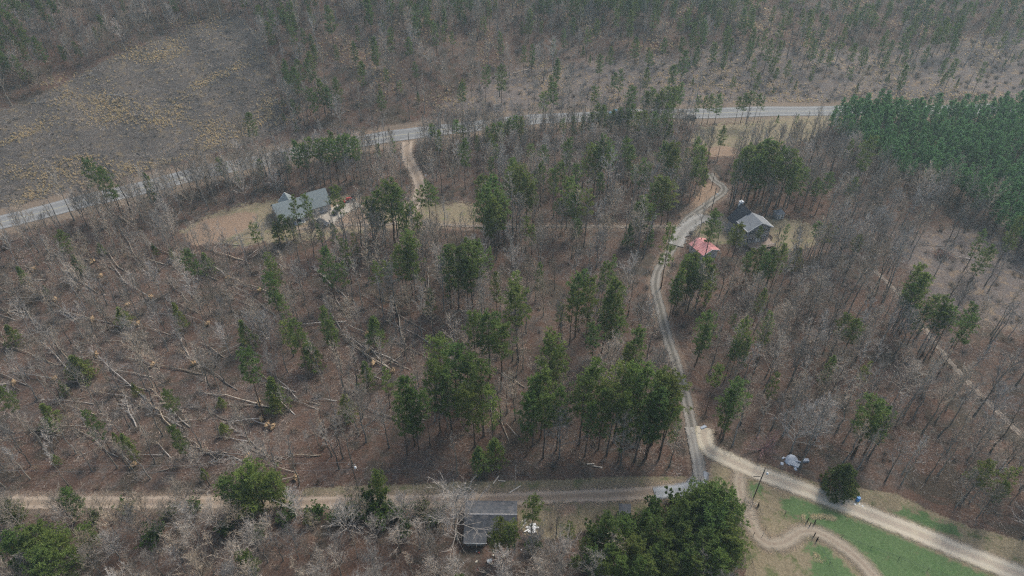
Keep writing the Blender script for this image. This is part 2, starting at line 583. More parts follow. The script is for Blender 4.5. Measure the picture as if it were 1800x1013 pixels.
gm, gnt, gb, gout = new_mat("woodland_ground")
N = NT(gnt)
tc = N.node("ShaderNodeTexCoord").outputs['Object']
n_big = N.noise(tc, 0.035, 4, 0.55)
n_mid = N.noise(tc, 0.30, 5, 0.65, 0.4)
n_fine = N.noise(tc, 2.2, 6, 0.72)
n_edge = N.noise(tc, 0.55, 5, 0.7)
n_spk = N.noise(tc, 5.0, 4, 0.8)
litter = N.ramp(n_fine, [(0.25, (0.034, 0.025, 0.019)), (0.46, (0.098, 0.062, 0.046)), (0.62, (0.152, 0.105, 0.081)), (0.76, (0.27, 0.225, 0.19))])
litter = N.mix(N.step(n_mid, 0.42, 0.68), litter, N.ramp(n_fine, [(0.3, (0.05, 0.042, 0.036)), (0.55, (0.112, 0.095, 0.082)), (0.75, (0.24, 0.215, 0.19))]))
litter = N.mix(N.math('MULTIPLY', N.step(n_big, 0.45, 0.65), 0.55), litter, N.ramp(n_fine, [(0.3, (0.05, 0.027, 0.018)), (0.6, (0.115, 0.064, 0.045)), (0.8, (0.20, 0.14, 0.11))]))
litter = N.mix(N.math('MULTIPLY', N.step(N.noise(tc, 0.07, 5, 0.7, 0.6), 0.50, 0.60), 0.7), litter, (0.055, 0.050, 0.038))


def zone(name, lo=0.35, hi=0.65, amt=0.5):
    a = N.attr(name)
    k = N.math('ADD', a, N.math('MULTIPLY', N.math('SUBTRACT', n_edge, 0.5), amt * 2))
    return N.math('MULTIPLY', N.step(k, lo, hi), N.step(a, 0.02, 0.2))


clear_c = N.ramp(n_fine, [(0.28, (0.030, 0.026, 0.022)), (0.46, (0.072, 0.063, 0.056)), (0.60, (0.128, 0.113, 0.10)), (0.74, (0.30, 0.27, 0.23))])
clear_c = N.mix(N.step(n_mid, 0.50, 0.72), clear_c, N.ramp(n_fine, [(0.3, (0.09, 0.068, 0.045)), (0.65, (0.22, 0.17, 0.105))]))
open_c = N.ramp(n_fine, [(0.28, (0.065, 0.052, 0.047)), (0.5, (0.135, 0.112, 0.10)), (0.72, (0.25, 0.22, 0.20))])
open_c = N.mix(N.step(n_mid, 0.48, 0.68), open_c, N.ramp(n_fine, [(0.3, (0.15, 0.105, 0.07)), (0.7, (0.29, 0.215, 0.14))]))
lawn_c = N.ramp(n_fine, [(0.25, (0.13, 0.105, 0.068)), (0.55, (0.235, 0.195, 0.128)), (0.8, (0.36, 0.305, 0.21))])
lawn_c = N.mix(N.step(n_mid, 0.52, 0.7), lawn_c, N.ramp(n_fine, [(0.3, (0.11, 0.12, 0.055)), (0.7, (0.21, 0.20, 0.10))]))
field_c = N.ramp(n_fine, [(0.25, (0.12, 0.100, 0.062)), (0.55, (0.225, 0.185, 0.120)), (0.8, (0.34, 0.285, 0.20))])
field_c = N.mix(N.step(n_mid, 0.50, 0.66), field_c, N.ramp(n_fine, [(0.3, (0.065, 0.085, 0.035)), (0.7, (0.15, 0.155, 0.072))]))
green_c = N.ramp(n_fine, [(0.25, (0.045, 0.085, 0.032)), (0.6, (0.085, 0.15, 0.058)), (0.82, (0.15, 0.20, 0.09))])
clay_c = N.ramp(n_fine, [(0.25, (0.14, 0.092, 0.065)), (0.55, (0.26, 0.185, 0.13)), (0.8, (0.40, 0.315, 0.23))])
verge_c = N.ramp(n_fine, [(0.25, (0.10, 0.078, 0.060)), (0.55, (0.195, 0.15, 0.112)), (0.8, (0.31, 0.25, 0.19))])
col = litter
col = N.mix(zone('open', 0.25, 0.8, amt=1.0), col, open_c)
col = N.mix(zone('clear', amt=0.4), col, clear_c)
col = N.mix(zone('verge', amt=0.3), col, verge_c)
col = N.mix(zone('field', amt=0.5), col, field_c)
col = N.mix(zone('lawn', 0.3, 0.7, amt=1.3), col, lawn_c)
col = N.mix(N.math('MULTIPLY', zone('green', 0.25, 0.75, amt=1.3), 0.9), col, green_c)
col = N.mix(zone('clay', amt=0.7), col, clay_c)
col = N.mix(N.math('MULTIPLY', zone('roadside', 0.4, 0.9, 0.6), 0.5), col, N.ramp(n_fine, [(0.25, (0.15, 0.105, 0.075)), (0.75, (0.32, 0.25, 0.19))]))
gnt.links.new(col, gb.inputs['Base Color'])
gb.inputs['Roughness'].default_value = 0.95
gb.inputs['Specular IOR Level'].default_value = 0.1
gnt.links.new(N.bump(N.math('ADD', n_fine, N.math('MULTIPLY', n_spk, 0.4)), 0.6, 0.18), gb.inputs['Normal'])
gme.materials.append(gm)
ground = link("ground", gme)
tag(ground, "leaf covered ground of the wooded valley and hillside", None, None, "structure")


# ------------------------------------------------------------------ roads
def road_mat(name, base, rut, mid, rut_at=0.45, rut_w=0.22, edge_lo=0.62, marks=None, patch=None, amp=1.7, soft=0.3):
    m, nt, b, out = new_mat(name)
    n = NT(nt)
    uv = n.node("ShaderNodeUVMap", uv_map="across")
    sep = n.node("ShaderNodeSeparateXYZ")
    nt.links.new(uv.outputs[0], sep.inputs[0])
    a, l = sep.outputs[0], sep.outputs[1]
    tc = n.node("ShaderNodeTexCoord").outputs['Object']
    f1 = n.noise(tc, 3.0, 5, 0.7)
    f2 = n.noise(tc, 0.25, 4, 0.6)
    absu = n.math('ABSOLUTE', a)
    c = n.mix(f1, tuple(x * 0.75 for x in base), tuple(min(1, x * 1.2) for x in base))
    if patch:
        c = n.mix(n.step(f2, 0.5, 0.68), c, patch)
    wob = n.math('MULTIPLY', n.math('SUBTRACT', f2, 0.5), 0.35)
    r = n.math('ABSOLUTE', n.math('SUBTRACT', n.math('ABSOLUTE', n.math('ADD', a, wob)), rut_at))
    rk = n.math('SUBTRACT', 1.0, n.step(r, rut_w * 0.4, rut_w))
    c = n.mix(n.math('MULTIPLY', rk, n.math('ADD', 0.55, n.math('MULTIPLY', f1, 0.6)), True), c, rut)
    mk = n.math('SUBTRACT', 1.0, n.step(n.math('ABSOLUTE', n.math('ADD', a, wob)), 0.08, 0.24))
    c = n.mix(n.math('MULTIPLY', mk, n.step(f1, 0.35, 0.6)), c, mid)
    if marks:
        for pos, wid, colr in marks:
            d = n.math('ABSOLUTE', n.math('SUBTRACT', a, pos))
            k = n.math('SUBTRACT', 1.0, n.step(d, wid * 0.7, wid))
            c = n.mix(n.math('MULTIPLY', k, n.step(f1, 0.2, 0.45)), c, colr)
    nt.links.new(c, b.inputs['Base Color'])
    b.inputs['Roughness'].default_value = 0.92
    nt.links.new(n.bump(f1, 0.4, 0.06), b.inputs['Normal'])
    if edge_lo < 1:
        e = n.math('ADD', absu, n.math('MULTIPLY', n.math('SUBTRACT', n.noise(tc, 0.6, 6, 0.75), 0.5), amp))
        al = n.math('SUBTRACT', 1.0, n.step(e, edge_lo, edge_lo + soft))
        tr = n.node("ShaderNodeBsdfTransparent")
        mx = n.node("ShaderNodeMixShader")
        nt.links.new(al, mx.inputs[0])
        nt.links.new(tr.outputs[0], mx.inputs[1])
        nt.links.new(b.outputs[0], mx.inputs[2])
        nt.links.new(mx.outputs[0], out.inputs[0])
    return m


def strip(name, line, width, lift, mat, label, ncross=6):
    line = np.asarray(line)
    t = np.gradient(line, axis=0)
    t /= np.linalg.norm(t, axis=1)[:, None] + 1e-9
    nrm = np.stack([t[:, 1], -t[:, 0]], 1)
    dist = np.concatenate([[0], np.cumsum(np.linalg.norm(np.diff(line, axis=0), axis=1))])
    vs, uvs, fs = [], [], []
    for i in range(len(line)):
        for k in range(ncross + 1):
            a = -1 + 2 * k / ncross
            p = line[i] + nrm[i] * a * width * 0.5
            vs.append((p[0], p[1], tz(p[0], p[1]) + lift))
            uvs.append((a, dist[i]))
    for i in range(len(line) - 1):
        for k in range(ncross):
            q = i * (ncross + 1) + k
            fs.append((q, q + 1, q + ncross + 2, q + ncross + 1))
    me = bpy.data.meshes.new(name)
    me.from_pydata(vs, [], fs)
    ul = me.uv_layers.new(name="across")
    li = np.zeros(len(me.loops), int)
    me.loops.foreach_get("vertex_index", li)
    ul.data.foreach_set("uv", np.array(uvs)[li].ravel())
    me.polygons.foreach_set("use_smooth", [True] * len(me.polygons))
    me.materials.append(mat)
    o = link(name, me)
    tag(o, label, None, None, "structure")
    return o


asphalt = road_mat("worn_asphalt", (0.215, 0.215, 0.21), (0.185, 0.186, 0.183), (0.225, 0.225, 0.22), 0.45, 0.2, 2.0,
                   [(-0.80, 0.025, (0.34, 0.345, 0.34)), (0.80, 0.025, (0.34, 0.345, 0.34)), (0.0, 0.035, (0.34, 0.31, 0.20))])
dirt = road_mat("tan_dirt_road", (0.30, 0.235, 0.175), (0.38, 0.305, 0.235), (0.25, 0.19, 0.14), edge_lo=0.55, patch=(0.28, 0.215, 0.175), amp=1.2)
dirt_pale = road_mat("pale_dirt_road", (0.40, 0.345, 0.265), (0.47, 0.415, 0.325), (0.37, 0.305, 0.24), edge_lo=0.6, patch=(0.46, 0.41, 0.30), amp=0.7, soft=0.4)
gravel = road_mat("grey_gravel", (0.165, 0.15, 0.128), (0.245, 0.225, 0.195), (0.10, 0.094, 0.078), 0.5, 0.3, 0.72)
worn = road_mat("worn_field_track", (0.25, 0.205, 0.155), (0.32, 0.27, 0.205), (0.23, 0.18, 0.135), 0.3, 0.5, 0.15, amp=0.9, soft=0.85)
track = road_mat("faint_track", (0.23, 0.19, 0.15), (0.32, 0.27, 0.215), (0.17, 0.135, 0.11), 0.45, 0.3, 0.22)

hw_line = catmull([tuple(p) for p in HW], 3.0)
strip("highway", hw_line, 9.6, 0.10, asphalt, "grey two lane highway curving along the foot of the hill", 8)
strip("dirt_road", ROADS['lower_dirt'], ROAD_W['lower_dirt'] * 1.5, 0.06, dirt, "tan dirt road running straight past the old dark roofed house")
strip("gravel_road", ROADS['driveway'], ROAD_W['driveway'] * 1.22, 0.085, gravel, "grey gravel drive curving up through the woods to the houses")
strip("field_road", ROADS['field_dirt'], ROAD_W['field_dirt'] * 1.65, 0.11, dirt_pale, "pale dirt road running along the grass field")
strip("gravel_path", ROADS['house_spur'], 5.0, 0.135, gravel, "short gravel spur to the two storey house")
strip("woodland_path", ROADS['ranch_drive'], 3.6, 0.16, track, "dirt drive through the woods to the grey ranch house")
strip("clay_path", ROADS['highway_track'], 7.0, 0.185, dirt, "tan clay drive from the highway to the ranch house yard")
strip("field_path", ROADS['field_track'], 5.2, 0.21, worn, "curving worn track between the gate posts in the field")
strip("logging_path", ROADS['woods_track'], 3.4, 0.06, track, "faint pale logging track in the leafless woods")
strip("gravel_apron", catmull(world_line([(1150, 868), (1185, 864), (1212, 858), (1228, 845), (1234, 828)])), 4.6, 0.235,
      road_mat("pale_blue_gravel", (0.27, 0.285, 0.30), (0.33, 0.345, 0.36), (0.24, 0.25, 0.26), edge_lo=0.45, amp=0.6, soft=0.5), "pale blue grey gravel patch at the road junction")
strip("parking_pad", catmull(world_line([(562, 392), (585, 380), (605, 366), (628, 356)])), 12.0, 0.26,
      road_mat("concrete_pad", (0.34, 0.30, 0.245), (0.39, 0.35, 0.29), (0.33, 0.295, 0.245), edge_lo=0.5), "pale parking yard beside the grey ranch house")
strip("gravel_lot", catmull(world_line([(1186, 432), (1200, 408), (1222, 390), (1240, 382)])), 8.0, 0.285,
      road_mat("light_gravel_lot", (0.26, 0.25, 0.225), (0.32, 0.305, 0.28), (0.22, 0.205, 0.185), edge_lo=0.5), "light gravel turning area beside the red roofed garage")
strip("concrete_apron", catmull(world_line([(1229, 846), (1222, 800), (1212, 752)])), 2.6, 0.31,
      road_mat("old_concrete", (0.27, 0.25, 0.22), (0.31, 0.29, 0.255), (0.22, 0.20, 0.175), edge_lo=0.75), "old concrete slab lane at the start of the gravel drive")


# ------------------------------------------------------------------ trees
def unit(v):
    return v / (np.linalg.norm(v) + 1e-9)


def bare_gen(r, H, spread=1.0, dense=1.0, low=0.38, fork=False):
    """Leafless tree: returns (trunk, crown) builders. Branching three orders deep."""
    T, C = MB(), MB()
    n = 8
    lean = r.normal(0, 0.025, 2) * H
    pts = []
    for i in range(n):
        t = i / (n - 1)
        pts.append([lean[0] * t * t + r.normal(0, 0.008 * H) * (t > 0), lean[1] * t * t + r.normal(0, 0.008 * H) * (t > 0), H * t * (0.97 if i < n - 1 else 1) - (0.3 if i == 0 else 0)])
    pts = np.array(pts)
    r0 = 0.009 * H + 0.05
    rr = np.array([r0 * (1.25 if i == 0 else 1) * (1 - 0.88 * (i / (n - 1)) ** 0.9) for i in range(n)])
    T.tube(pts, rr, 7)

    def at(t):
        k = t * (n - 1)
        i = min(int(k), n - 2)
        return pts[i] + (pts[i + 1] - pts[i]) * (k - i), rr[i] + (rr[i + 1] - rr[i]) * (k - i)

    nb = max(5, int(20 * dense))
    az = r.uniform(0, 6.28)
    for b in range(nb):
        t = low + (0.98 - low) * (b + r.uniform(0, 0.9)) / nb
        p, tr = at(min(t, 0.99))
        az += 2.4 + r.normal(0, 0.4)
        el = rad(28 + 38 * t + r.normal(0, 9))
        L = H * spread * (0.13 + 0.30 * (1 - t)) * r.uniform(0.7, 1.25)
        d = np.array([math.cos(az) * math.cos(el), math.sin(az) * math.cos(el), math.sin(el)])
        q = [p]
        cur = d.copy()
        for s in range(4):
            cur = unit(cur + np.array([r.normal(0, 0.13), r.normal(0, 0.13), 0.10]))
            q.append(q[-1] + cur * L / 4)
        q = np.array(q)
        br = min(tr * 0.6, 0.012 * L + 0.035)
        C.tube(q, np.linspace(br, 0.018, 5), 4)
        n2 = max(3, int(7 * dense ** 0.5))
        for j in range(n2):
            u = 0.2 + 0.8 * (j + r.uniform(0, 0.8)) / n2
            k = min(u, 0.99) * 4
            i = min(int(k), 3)
            p2 = q[i] + (q[i + 1] - q[i]) * (k - i)
            d2 = unit(q[i + 1] - q[i])
            d2 = unit(d2 + r.normal(0, 0.55, 3) + np.array([0, 0, 0.15]))
            L2 = L * r.uniform(0.25, 0.5) * (1.1 - 0.45 * u)
            m = p2 + d2 * L2 * 0.5
            d3 = unit(d2 + r.normal(0, 0.25, 3) + np.array([0, 0, 0.12]))
            e = m + d3 * L2 * 0.5
            C.tube([p2, m, e], [0.034, 0.025, 0.011], 3)
            for w in range(8):
                s = r.uniform(0.15, 1.0)
                b0 = p2 + (m - p2) * min(1, s * 2) if s < 0.5 else m + (e - m) * (s * 2 - 1)
                d4 = unit(d3 + r.normal(0, 0.6, 3) + np.array([0, 0, 0.2]))
                C.twig(b0, b0 + d4 * r.uniform(0.5, 1.15) * min(1.0, 0.4 + L2 * 0.35), 0.019)
    return T, C


def tuft(C, r, p, d, size, k=9, width=0.12):
    """Spray of needle bundles: thin pointed faces fanning out around d."""
    for _ in range(k):
        e = unit(d * 0.7 + r.normal(0, 0.6, 3))
        q = p + e * size * r.uniform(0.6, 1.1)
        s = unit(np.cross(e, r.normal(0, 1, 3))) * size * width * r.uniform(0.6, 1.2)
        m = p + (q - p) * 0.55
        C.add([p, m + s, q, m - s], [(0, 1, 2, 3)])


def pine_gen(r, H, low=0.52, width=3.0, nb=34, top=0.9, dens=9, droop=0.0, shape='round', size=0.72):
    T, C = MB(), MB()
    n = 8
    lean = r.normal(0, 0.012, 2) * H
    pts = np.array([[lean[0] * (i / 7) ** 2 + r.normal(0, 0.05), lean[1] * (i / 7) ** 2 + r.normal(0, 0.05), H * i / 7 * 0.985 - (0.3 if i == 0 else 0)] for i in range(n)])
    r0 = 0.0085 * H + 0.06
    rr = np.array([r0 * (1.2 if i == 0 else 1) * (1 - 0.9 * i / 7) for i in range(n)])
    T.tube(pts, rr, 7)
    # dead stubs below the crown
    for _ in range(5):
        z = r.uniform(low * 0.55, low)
        a = r.uniform(0, 6.28)
        p = np.array([np.interp(z * 7, range(8), pts[:, 0]), np.interp(z * 7, range(8), pts[:, 1]), z * H])
        T.twig(p, p + np.array([math.cos(a), math.sin(a), 0.1]) * r.uniform(0.5, 1.4), 0.03)
    az = r.uniform(0, 6.28)
    for b in range(nb):
        t = (b + r.uniform(0, 0.9)) / nb
        z = low + (0.995 - low) * t
        p = np.array([np.interp(z * 7, range(8), pts[:, 0]), np.interp(z * 7, range(8), pts[:, 1]), z * H * 0.985])
        az += 2.4 + r.normal(0, 0.5)
        if shape == 'cone':
            L = width * (1.05 - t) * r.uniform(0.75, 1.15)
        elif shape == 'flat':
            L = width * (0.55 + 0.5 * math.sin(math.pi * min(1, 0.25 + 0.7 * t))) * r.uniform(0.55, 1.15)
        else:
            L = width * (0.30 + 0.78 * math.sin(math.pi * (0.16 + 0.80 * t)) ** 0.8) * r.uniform(0.42, 1.25)
        el = rad(-8 + 58 * t ** 1.5 + r.normal(0, 9)) - droop
        d = np.array([math.cos(az) * math.cos(el), math.sin(az) * math.cos(el), math.sin(el)])
        q = [p]
        cur = d.copy()
        for s in range(3):
            cur = unit(cur + np.array([r.normal(0, 0.1), r.normal(0, 0.1), 0.10 - droop * 0.15]))
            q.append(q[-1] + cur * L / 3)
        T.tube(q, [0.045, 0.034, 0.024, 0.012], 3)
        for j in range(dens):
            u = 1 - 0.72 * (r.uniform(0, 1) ** 1.4)
            k = min(u, 0.999) * 3
            i = min(int(k), 2)
            p2 = q[i] + (q[i + 1] - q[i]) * (k - i)
            side = unit(np.cross(cur, [0, 0, 1])) * r.normal(0, 0.16 * L + 0.12) * (1.15 - u * 0.5)
            p3 = p2 + side + np.array([0, 0, r.normal(0.08, 0.14)])
            tuft(C, r, p3, unit(cur + np.array([0, 0, 0.35])), size * r.uniform(0.7, 1.2), 8)
    return T, C


def cedar_gen(r, H, w):
    T, C = MB(), MB()
    T.tube([[0, 0, -0.3], [0, 0, H * 0.5], [0, 0, H * 0.95]], [0.28, 0.2, 0.03], 7)
    for b in range(400):
        t = r.uniform(0.0, 1) ** 1.15
        prof = w * (0.78 + 0.30 * math.sin(min(1, t * 3.2) * math.pi / 2)) * max(0.02, (1 - t ** 1.5)) * (1 + 0.08 * math.sin(5 * t * 6.28)) * 0.92
        a = r.uniform(0, 6.28)
        prof *= 1 + 0.16 * math.sin(3 * a + 9 * t) + 0.12 * math.sin(7 * a + 13 * t)
        rr = prof * (1 - 0.55 * r.uniform(0, 1) ** 3.0)
        p = np.array([math.cos(a) * rr, math.sin(a) * rr, H * (0.03 + 0.95 * t)])
        d = unit(np.array([math.cos(a), math.sin(a), 0.55]))
        for j in range(3):
            tuft(C, r, p + r.normal(0, 0.18, 3), d, 0.55, 7, 0.22)
        if b % 4 == 0:
            T.twig([0, 0, p[2] - 0.3], p, 0.04)
    return T, C


def shrub_gen(r, H, w, leafy=1.0, stems=9):
    T, C = MB(), MB()
    for s in range(stems):
        a = r.uniform(0, 6.28)
        e = rad(r.uniform(40, 85))
        d = np.array([math.cos(a) * math.cos(e) * w / H, math.sin(a) * math.cos(e) * w / H, math.sin(e)])
        L = H * r.uniform(0.75, 1.1)
        p0 = np.array([r.normal(0, 0.1), r.normal(0, 0.1), -0.1])
        p1 = p0 + d * L * 0.5
        p2 = p1 + unit(d + r.normal(0, 0.2, 3)) * L * 0.5
        T.tube([p0, p1, p2], [0.05, 0.035, 0.012], 4)
        for j in range(14):
            u = r.uniform(0.25, 1.0)
            b = p0 + (p1 - p0) * u * 2 if u < 0.5 else p1 + (p2 - p1) * (u * 2 - 1)
            dd = unit(d + r.normal(0, 0.7, 3))
            q = b + dd * r.uniform(0.3, 0.9) * H * 0.28
            T.twig(b, q, 0.016)
            for k in range(int(5 * leafy)):
                tuft(C, r, b + (q - b) * r.uniform(0.4, 1.1), dd, 0.34, 5, 0.3)
    return T, C


def brush_gen(r, H, n=70):
    B = MB()
    for i in range(n):
        a = r.uniform(0, 6.28)
        rr = abs(r.normal(0, 0.75))
        p = np.array([math.cos(a) * rr, math.sin(a) * rr, 0])
        d = unit(np.array([r.normal(0, 0.5), r.normal(0, 0.5), 1.0]))
        L = H * r.uniform(0.4, 1.1)
        q = p + d * L
        B.twig(p, q, 0.022)
        for k in range(3):
            m = p + (q - p) * r.uniform(0.3, 0.9)
            B.twig(m, m + unit(d + r.normal(0, 0.7, 3)) * L * 0.4, 0.013)
    return B


def sticks_gen(r, n=34, span=2.6):
    B = MB()
    for i in range(n):
        p = np.array([r.uniform(-span, span), r.uniform(-span, span), r.uniform(0.03, 0.3)])
        a = r.uniform(0, 6.28)
        L = abs(r.normal(0.5, 0.6)) + 0.25
        B.twig(p, p + np.array([math.cos(a) * L, math.sin(a) * L, r.normal(0.05, 0.12)]), r.uniform(0.012, 0.04))
    return B


def grasstuft_gen(r, n=40, H=0.9, w=0.35):
    B = MB()
    for i in range(n):
        a = r.uniform(0, 6.28)
        p = np.array([math.cos(a), math.sin(a), 0]) * abs(r.normal(0, w * 0.5))
        q = p + np.array([r.normal(0, w * 0.6), r.normal(0, w * 0.6), H * r.uniform(0.6, 1.1)])
        s = unit(np.cross(q - p, r.normal(0, 1, 3))) * 0.035
        B.add([p - s, p + s, q], [(0, 1, 2)])
    return B


def variants(gen, n, seed, mats, **kw):
    """n tree shapes: list of (trunk mesh, crown mesh, joined unlinked object for mass planting, height)."""
    out = []
    for i in range(n):
        r = np.random.default_rng(seed + i)
        T, C = gen(r, **{k: (v[i % len(v)] if isinstance(v, (list, tuple)) else v) for k, v in kw.items()})
        J = MB()
        J.add(T.v, T.f, 0)
        J.add(C.v, C.f, 1)
        out.append(dict(trunk=T, crown=C, tm=T.mesh("trunk", [mats[0]], True), cm=C.mesh("crown", [mats[1]]), jm=None, J=J, mats=mats, H=kw.get('H')[i % len(kw['H'])] if isinstance(kw.get('H'), (list, tuple)) else kw.get('H')))
    return out


BARE = variants(bare_gen, 9, 100, (M['bare_bark'], M['twig']), H=[18, 19, 17, 18, 16, 20, 18, 17, 18], spread=[0.75, 0.6, 0.9, 0.5, 1.0, 0.65, 0.8, 0.55, 0.7],
                dense=[0.8, 0.75, 0.9, 0.65, 1.0, 0.75, 0.8, 0.65, 0.7], low=[0.40, 0.5, 0.35, 0.55, 0.3, 0.5, 0.42, 0.6, 0.45])
BROAD = variants(bare_gen, 3, 140, (M['bare_bark'], M['twig']), H=14, spread=[1.35, 1.5, 1.2], dense=[1.4, 1.6, 1.3], low=[0.22, 0.2, 0.28])
PINE_T = variants(pine_gen, 6, 200, (M['pine_bark'], M['needles']), H=25, low=[0.55, 0.62, 0.5, 0.58, 0.66, 0.46], width=[3.7, 3.3, 4.0, 3.5, 3.6, 3.2], nb=[46, 40, 50, 44, 36, 54], dens=[11, 11, 12, 11, 13, 10])
PINE_D = variants(pine_gen, 5, 220, (M['pine_bark'], M['needles']), H=22, low=[0.34, 0.28, 0.4, 0.44, 0.3], width=[3.9, 3.5, 4.2, 3.7, 3.2], nb=[62, 66, 60, 56, 64], dens=[11, 11, 12, 12, 10])
PINE_S = variants(pine_gen, 5, 240, (M['pine_bark'], M['needles']), H=20, low=[0.42, 0.5, 0.45, 0.56, 0.38], width=[3.2, 3.4, 3.0, 3.5, 2.8], nb=[30, 26, 32, 22, 34], dens=[10, 11, 10, 12, 9], shape='flat')
PINE_Y = variants(pine_gen, 3, 260, (M['pine_bark'], M['needles']), H=8, low=[0.10, 0.16, 0.08], width=[2.0, 1.7, 2.3], nb=[40, 36, 44], dens=[7, 7, 8], shape='cone', size=0.5)
PINE_B = variants(pine_gen, 3, 280, (M['pine_bark'], M['needles']), H=15, low=[0.15, 0.2, 0.12], width=[4.6, 4.2, 5.0], nb=[84, 78, 90], dens=[15, 14, 15])
PLANT = variants(pine_gen, 4, 300, (M['pine_bark'], M['plantation']), H=13, low=[0.4, 0.38, 0.45, 0.42], width=[1.75, 1.6, 1.9, 1.7], nb=[34, 32, 36, 30], dens=[8, 8, 9, 8], shape='round', size=0.6)
CEDAR = variants(cedar_gen, 1, 320, (M['pine_bark'], M['cedar']), H=9.5, w=3.9)
BUSH = variants(shrub_gen, 3, 340, (M['twig'], M['bud']), H=3.0, w=[2.6, 2.2, 2.9], leafy=[1.0, 0.7, 1.2])
BUSH_S = variants(shrub_gen, 3, 360, (M['twig'], M['bud']), H=3.0, w=[2.6, 2.2, 2.9], leafy=[0.4, 0.25, 0.45], stems=12)
RED = variants(shrub_gen, 1, 350, (M['redbud'], M['redbud']), H=4.0, w=4.5, leafy=0.15, stems=22)

ALLT = dict(bare=BARE, broad=BROAD, T=PINE_T, D=PINE_D, S=PINE_S, Y=PINE_Y, B=PINE_B)


def joined(v):
    """Unlinked mesh object that mass plantings draw from."""
    if v.get('jo') is None:
        v['jo'] = bpy.data.objects.new("tree_shape", v['J'].mesh("tree_shape", list(v['mats'])))
    return v['jo']


def plant(name, v, x, y, h, wide=1.0, tint=(1, 1, 1), rz=None, lean=0.0, z=None):
    s = h / v['H']
    o = bpy.data.objects.new(name, None)
    COL.objects.link(o)
    o.empty_display_size = 0.3
    o.location = (x, y, tz(x, y) if z is None else z)
    o.rotation_euler = (random.gauss(0, lean), random.gauss(0, lean), random.uniform(0, 6.283) if rz is None else rz)
    o.scale = (s * wide, s * wide, s)
    for nm, me in (("trunk", v['tm']), ("crown", v['cm'])):
        c = link(nm, me, o)
        c.color = (*tint, 1)
    return o


def scatter(name, pts, objs, scl, label, rots=None, idx=None, tilt=0.0):
    """Uncountable growth: one object whose points carry instances of the given shapes."""
    pts = np.asarray(pts, float)
    n = len(pts)
    me = bpy.data.meshes.new(name)
    me.vertices.add(n)
    me.vertices.foreach_set("co", pts.astype(np.float32).ravel())
    scl = np.asarray(scl, float)
    if scl.ndim == 1:
        scl = np.repeat(scl[:, None], 3, 1)
    rot = np.zeros((n, 3))
    rot[:, 2] = rng.uniform(0, 6.283, n) if rots is None else rots
    rot[:, :2] = rng.normal(0, tilt, (n, 2)) if tilt else 0
    for nm, dat in (("scl", scl), ("rot", rot)):
        at = me.attributes.new(nm, 'FLOAT_VECTOR', 'POINT')
        at.data.foreach_set("vector", dat.astype(np.float32).ravel())
    at = me.attributes.new("idx", 'INT', 'POINT')
    at.data.foreach_set("value", (rng.integers(0, len(objs), n) if idx is None else np.asarray(idx)).astype(np.int32))
    o = link(name, me)
    ng = bpy.data.node_groups.new(name, 'GeometryNodeTree')
    ng.interface.new_socket("Geometry", in_out='INPUT', socket_type='NodeSocketGeometry')
    ng.interface.new_socket("Geometry", in_out='OUTPUT', socket_type='NodeSocketGeometry')
    gi, go = ng.nodes.new("NodeGroupInput"), ng.nodes.new("NodeGroupOutput")
    iop = ng.nodes.new("GeometryNodeInstanceOnPoints")
    g2i = ng.nodes.new("GeometryNodeGeometryToInstance")
    for ob in objs:
        oi = ng.nodes.new("GeometryNodeObjectInfo")
        oi.inputs['Object'].default_value = ob
        ng.links.new(oi.outputs['Geometry'], g2i.inputs[0])
    ng.links.new(gi.outputs[0], iop.inputs['Points'])
    ng.links.new(g2i.outputs[0], iop.inputs['Instance'])
    iop.inputs['Pick Instance'].default_value = True
    for nm, typ, sock in (("idx", 'INT', 'Instance Index'), ("rot", 'FLOAT_VECTOR', 'Rotation'), ("scl", 'FLOAT_VECTOR', 'Scale')):
        na = ng.nodes.new("GeometryNodeInputNamedAttribute")
        na.data_type = typ
        na.inputs['Name'].default_value = nm
        ng.links.new(na.outputs['Attribute'], iop.inputs[sock])
    ng.links.new(iop.outputs[0], go.inputs[0])
    md = o.modifiers.new("scatter", 'NODES')
    md.node_group = ng
    tag(o, label, None, None, "stuff")
    return o


def shape(B, name, mat):
    return bpy.data.objects.new(name, B.mesh(name, [mat]))


